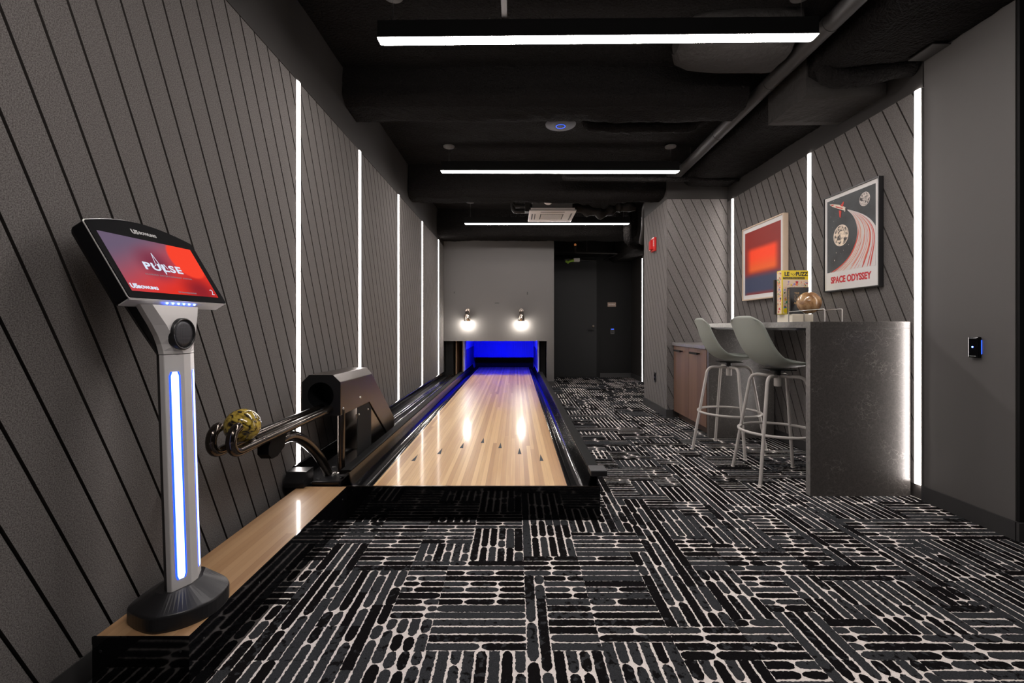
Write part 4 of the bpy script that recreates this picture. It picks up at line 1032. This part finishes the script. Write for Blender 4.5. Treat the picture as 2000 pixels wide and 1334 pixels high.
spray_pipe([(1.955, 2.70, 2.86), (1.955, 2.70, 2.665), (2.42, 2.675, 2.665)], .034, 'thinner sprayed black pipe beneath the bulky one, upper right')
spray_pipe([(.62, 4.10, 2.86), (.66, 4.08, 2.80), (1.55, 4.06, 2.79), (1.66, 3.95, 2.85)], .045, 'sprayed black pipe crossing the ceiling right of the blue-ringed disc')
spray_pipe([(1.70, 7.0, 2.85), (1.72, 7.05, 2.32), (1.98, 7.2, 2.28)], .065, 'sprayed black pipe dropping beside the end of the long grey pipe')
o = MB(); o.tube(round_path([(.525, 5.0, 2.74), (.525, 4.98, 2.636), (2.41, 4.98, 2.625)], .03), .024, 14); tag(o.build('drain_pipe', M['spray']), 'thin dark pipe crossing right of the air conditioning cassette, in front of the beam', 'pipe')
t = thing('branch_pipe', (1.4, 9.0, 2.4), 'thin dark pipe with a copper tipped sprinkler above the corridor door', 'pipe')
b = MB(); b.tube(round_path([(1.13, 8.7, 2.56), (1.13, 8.7, 2.44), (1.95, 8.7, 2.42), (2.18, 7.0, 2.44)], .04), .020, 12); b.build('pipe_run', M['pipe'], t)
b = MB(); b.tube([(1.95, 8.7, 2.42), (1.78, 9.3, 2.38)], .014, 10); b.build('side_branch', M['pipe'], t)
b = MB(); b.lathe([(.016, 0), (.022, .01), (.022, .03), (.012, .045)], (1.13, 8.7, 2.56), 16); b.build('sprinkler_tip', M['orange'], t)
b = MB(); b.tube([(1.35, 8.7, 2.45), (1.35, 8.7, 2.9)], .006, 8); b.build('hanger_rod', M['pipe'], t)
t = thing('smoke_detector', (.418, 5.9, 2.56), 'white dome detector hanging from a short drop pipe below the beam', 'detector')
MB().tube([(.41, 5.75, 2.63), (.41, 5.75, 2.78)], .022, 14).build('drop_pipe', M['pipe'], t)
MB().lathe([(.004, -.042), (.028, -.038), (.050, -.020), (.058, 0), (.060, .010), (.03, .014)], (.41, 5.75, 2.60), 28).build('dome', M['white'], t)
t = thing('air_conditioner', (.50, 6.42, 2.565), 'white square air conditioning cassette under the ceiling, in front of the farthest pendant', 'air conditioner')
ax0, ax1, ay0, ay1, az0 = .186, .810, 6.10, 6.74, 2.565
MB().box(ax0, ax1, ay0, ay1, az0, az0+.022).build('panel', M['white'], t, .006)
MB().box(ax0+.05, ax1-.05, ay0+.04, ay1-.04, az0+.022, az0+.26).build('unit_body', M['grille'], t)
MB().box(ax0+.02, ax1-.02, ay0+.01, ay0+.03, az0+.026, az0+.046).build('rear_lip', M['white'], t)
b = MB()
for i in range(13): b.box(ax0+.165, ax1-.165, ay0+.175+i*.0225, ay0+.175+i*.0225+.011, az0-.004, az0-.0005)
for i in range(13): b.box(ax0+.165+i*.024, ax0+.170+i*.024, ay0+.17, ay1-.165, az0-.003, az0-.0005)
g0 = MB().box(ax0+.155, ax1-.155, ay0+.165, ay1-.165, az0-.0008, az0+.0005).build('intake', M['matte_black'], t)
b.build('intake_grille', M['white'], g0)
for q in ((ax0+.035, ax0+.055, ay0+.16, ay1-.16), (ax0+.075, ax0+.090, ay0+.16, ay1-.16), (ax1-.06, ax1-.04, ay0+.12, ay1-.12), (ax0+.15, ax1-.15, ay0+.04, ay0+.07)):
    MB().box(*q, az0-.001, az0+.0005).build('air_slot', M['grille'], t)
t = thing('refrigerant_pipes', (0, 6.5, 2.7), 'pair of dark insulated pipe loops left of the air conditioning cassette', 'pipe')
for dz, r in ((.0, .030), (.075, .026)):
    b = MB(); b.tube(round_path([(.235, 6.42, 2.64+dz), (-.02, 6.42, 2.64+dz), (-.04, 6.42, 2.72+dz), (-.02, 6.5, 2.9)], .05), r, 14); b.build('insulated_loop', M['pipe'], t)
MB().box(.13, .20, 6.25, 6.35, 2.60, 2.80).build('junction_box', M['pipe'], t, .003)
t = thing('flexible_duct', (1.3, 6.4, 2.7), 'sagging grey wrapped duct right of the air conditioning cassette', 'duct')
path = crom([(.80, 6.5, 2.71), (1.0, 6.5, 2.68), (1.2, 6.5, 2.63), (1.38, 6.5, 2.68), (1.50, 6.5, 2.72), (1.70, 6.5, 2.72)], 8)
b = MB(); b.tube(path, [.065+.012*math.sin(i*.9) for i in range(len(path))], 18); b.v = [tuple(Vector(v)+noise.noise_vector(Vector(v)*9)*.02) for v in b.v]; b.build('wrapped_duct', M['duct'], t)
t = thing('ceiling_bracket', (2.3, 2.5, 2.6), 'flat grey metal bracket under the ceiling at the top of the plain grey wall', 'bracket')
b = MB(); b.box(2.33, 2.43, 2.57, 2.735, 2.612, 2.618); b.build('plate', M['paint_dark'], t)
o = MB().box(-.075, -.045, 2.35, 2.62, 2.74, 2.90).build('hanging_strap', M['paint']); tag(o, 'pale metal strap above the nearest pendant, cut by the top of the picture', 'strap')
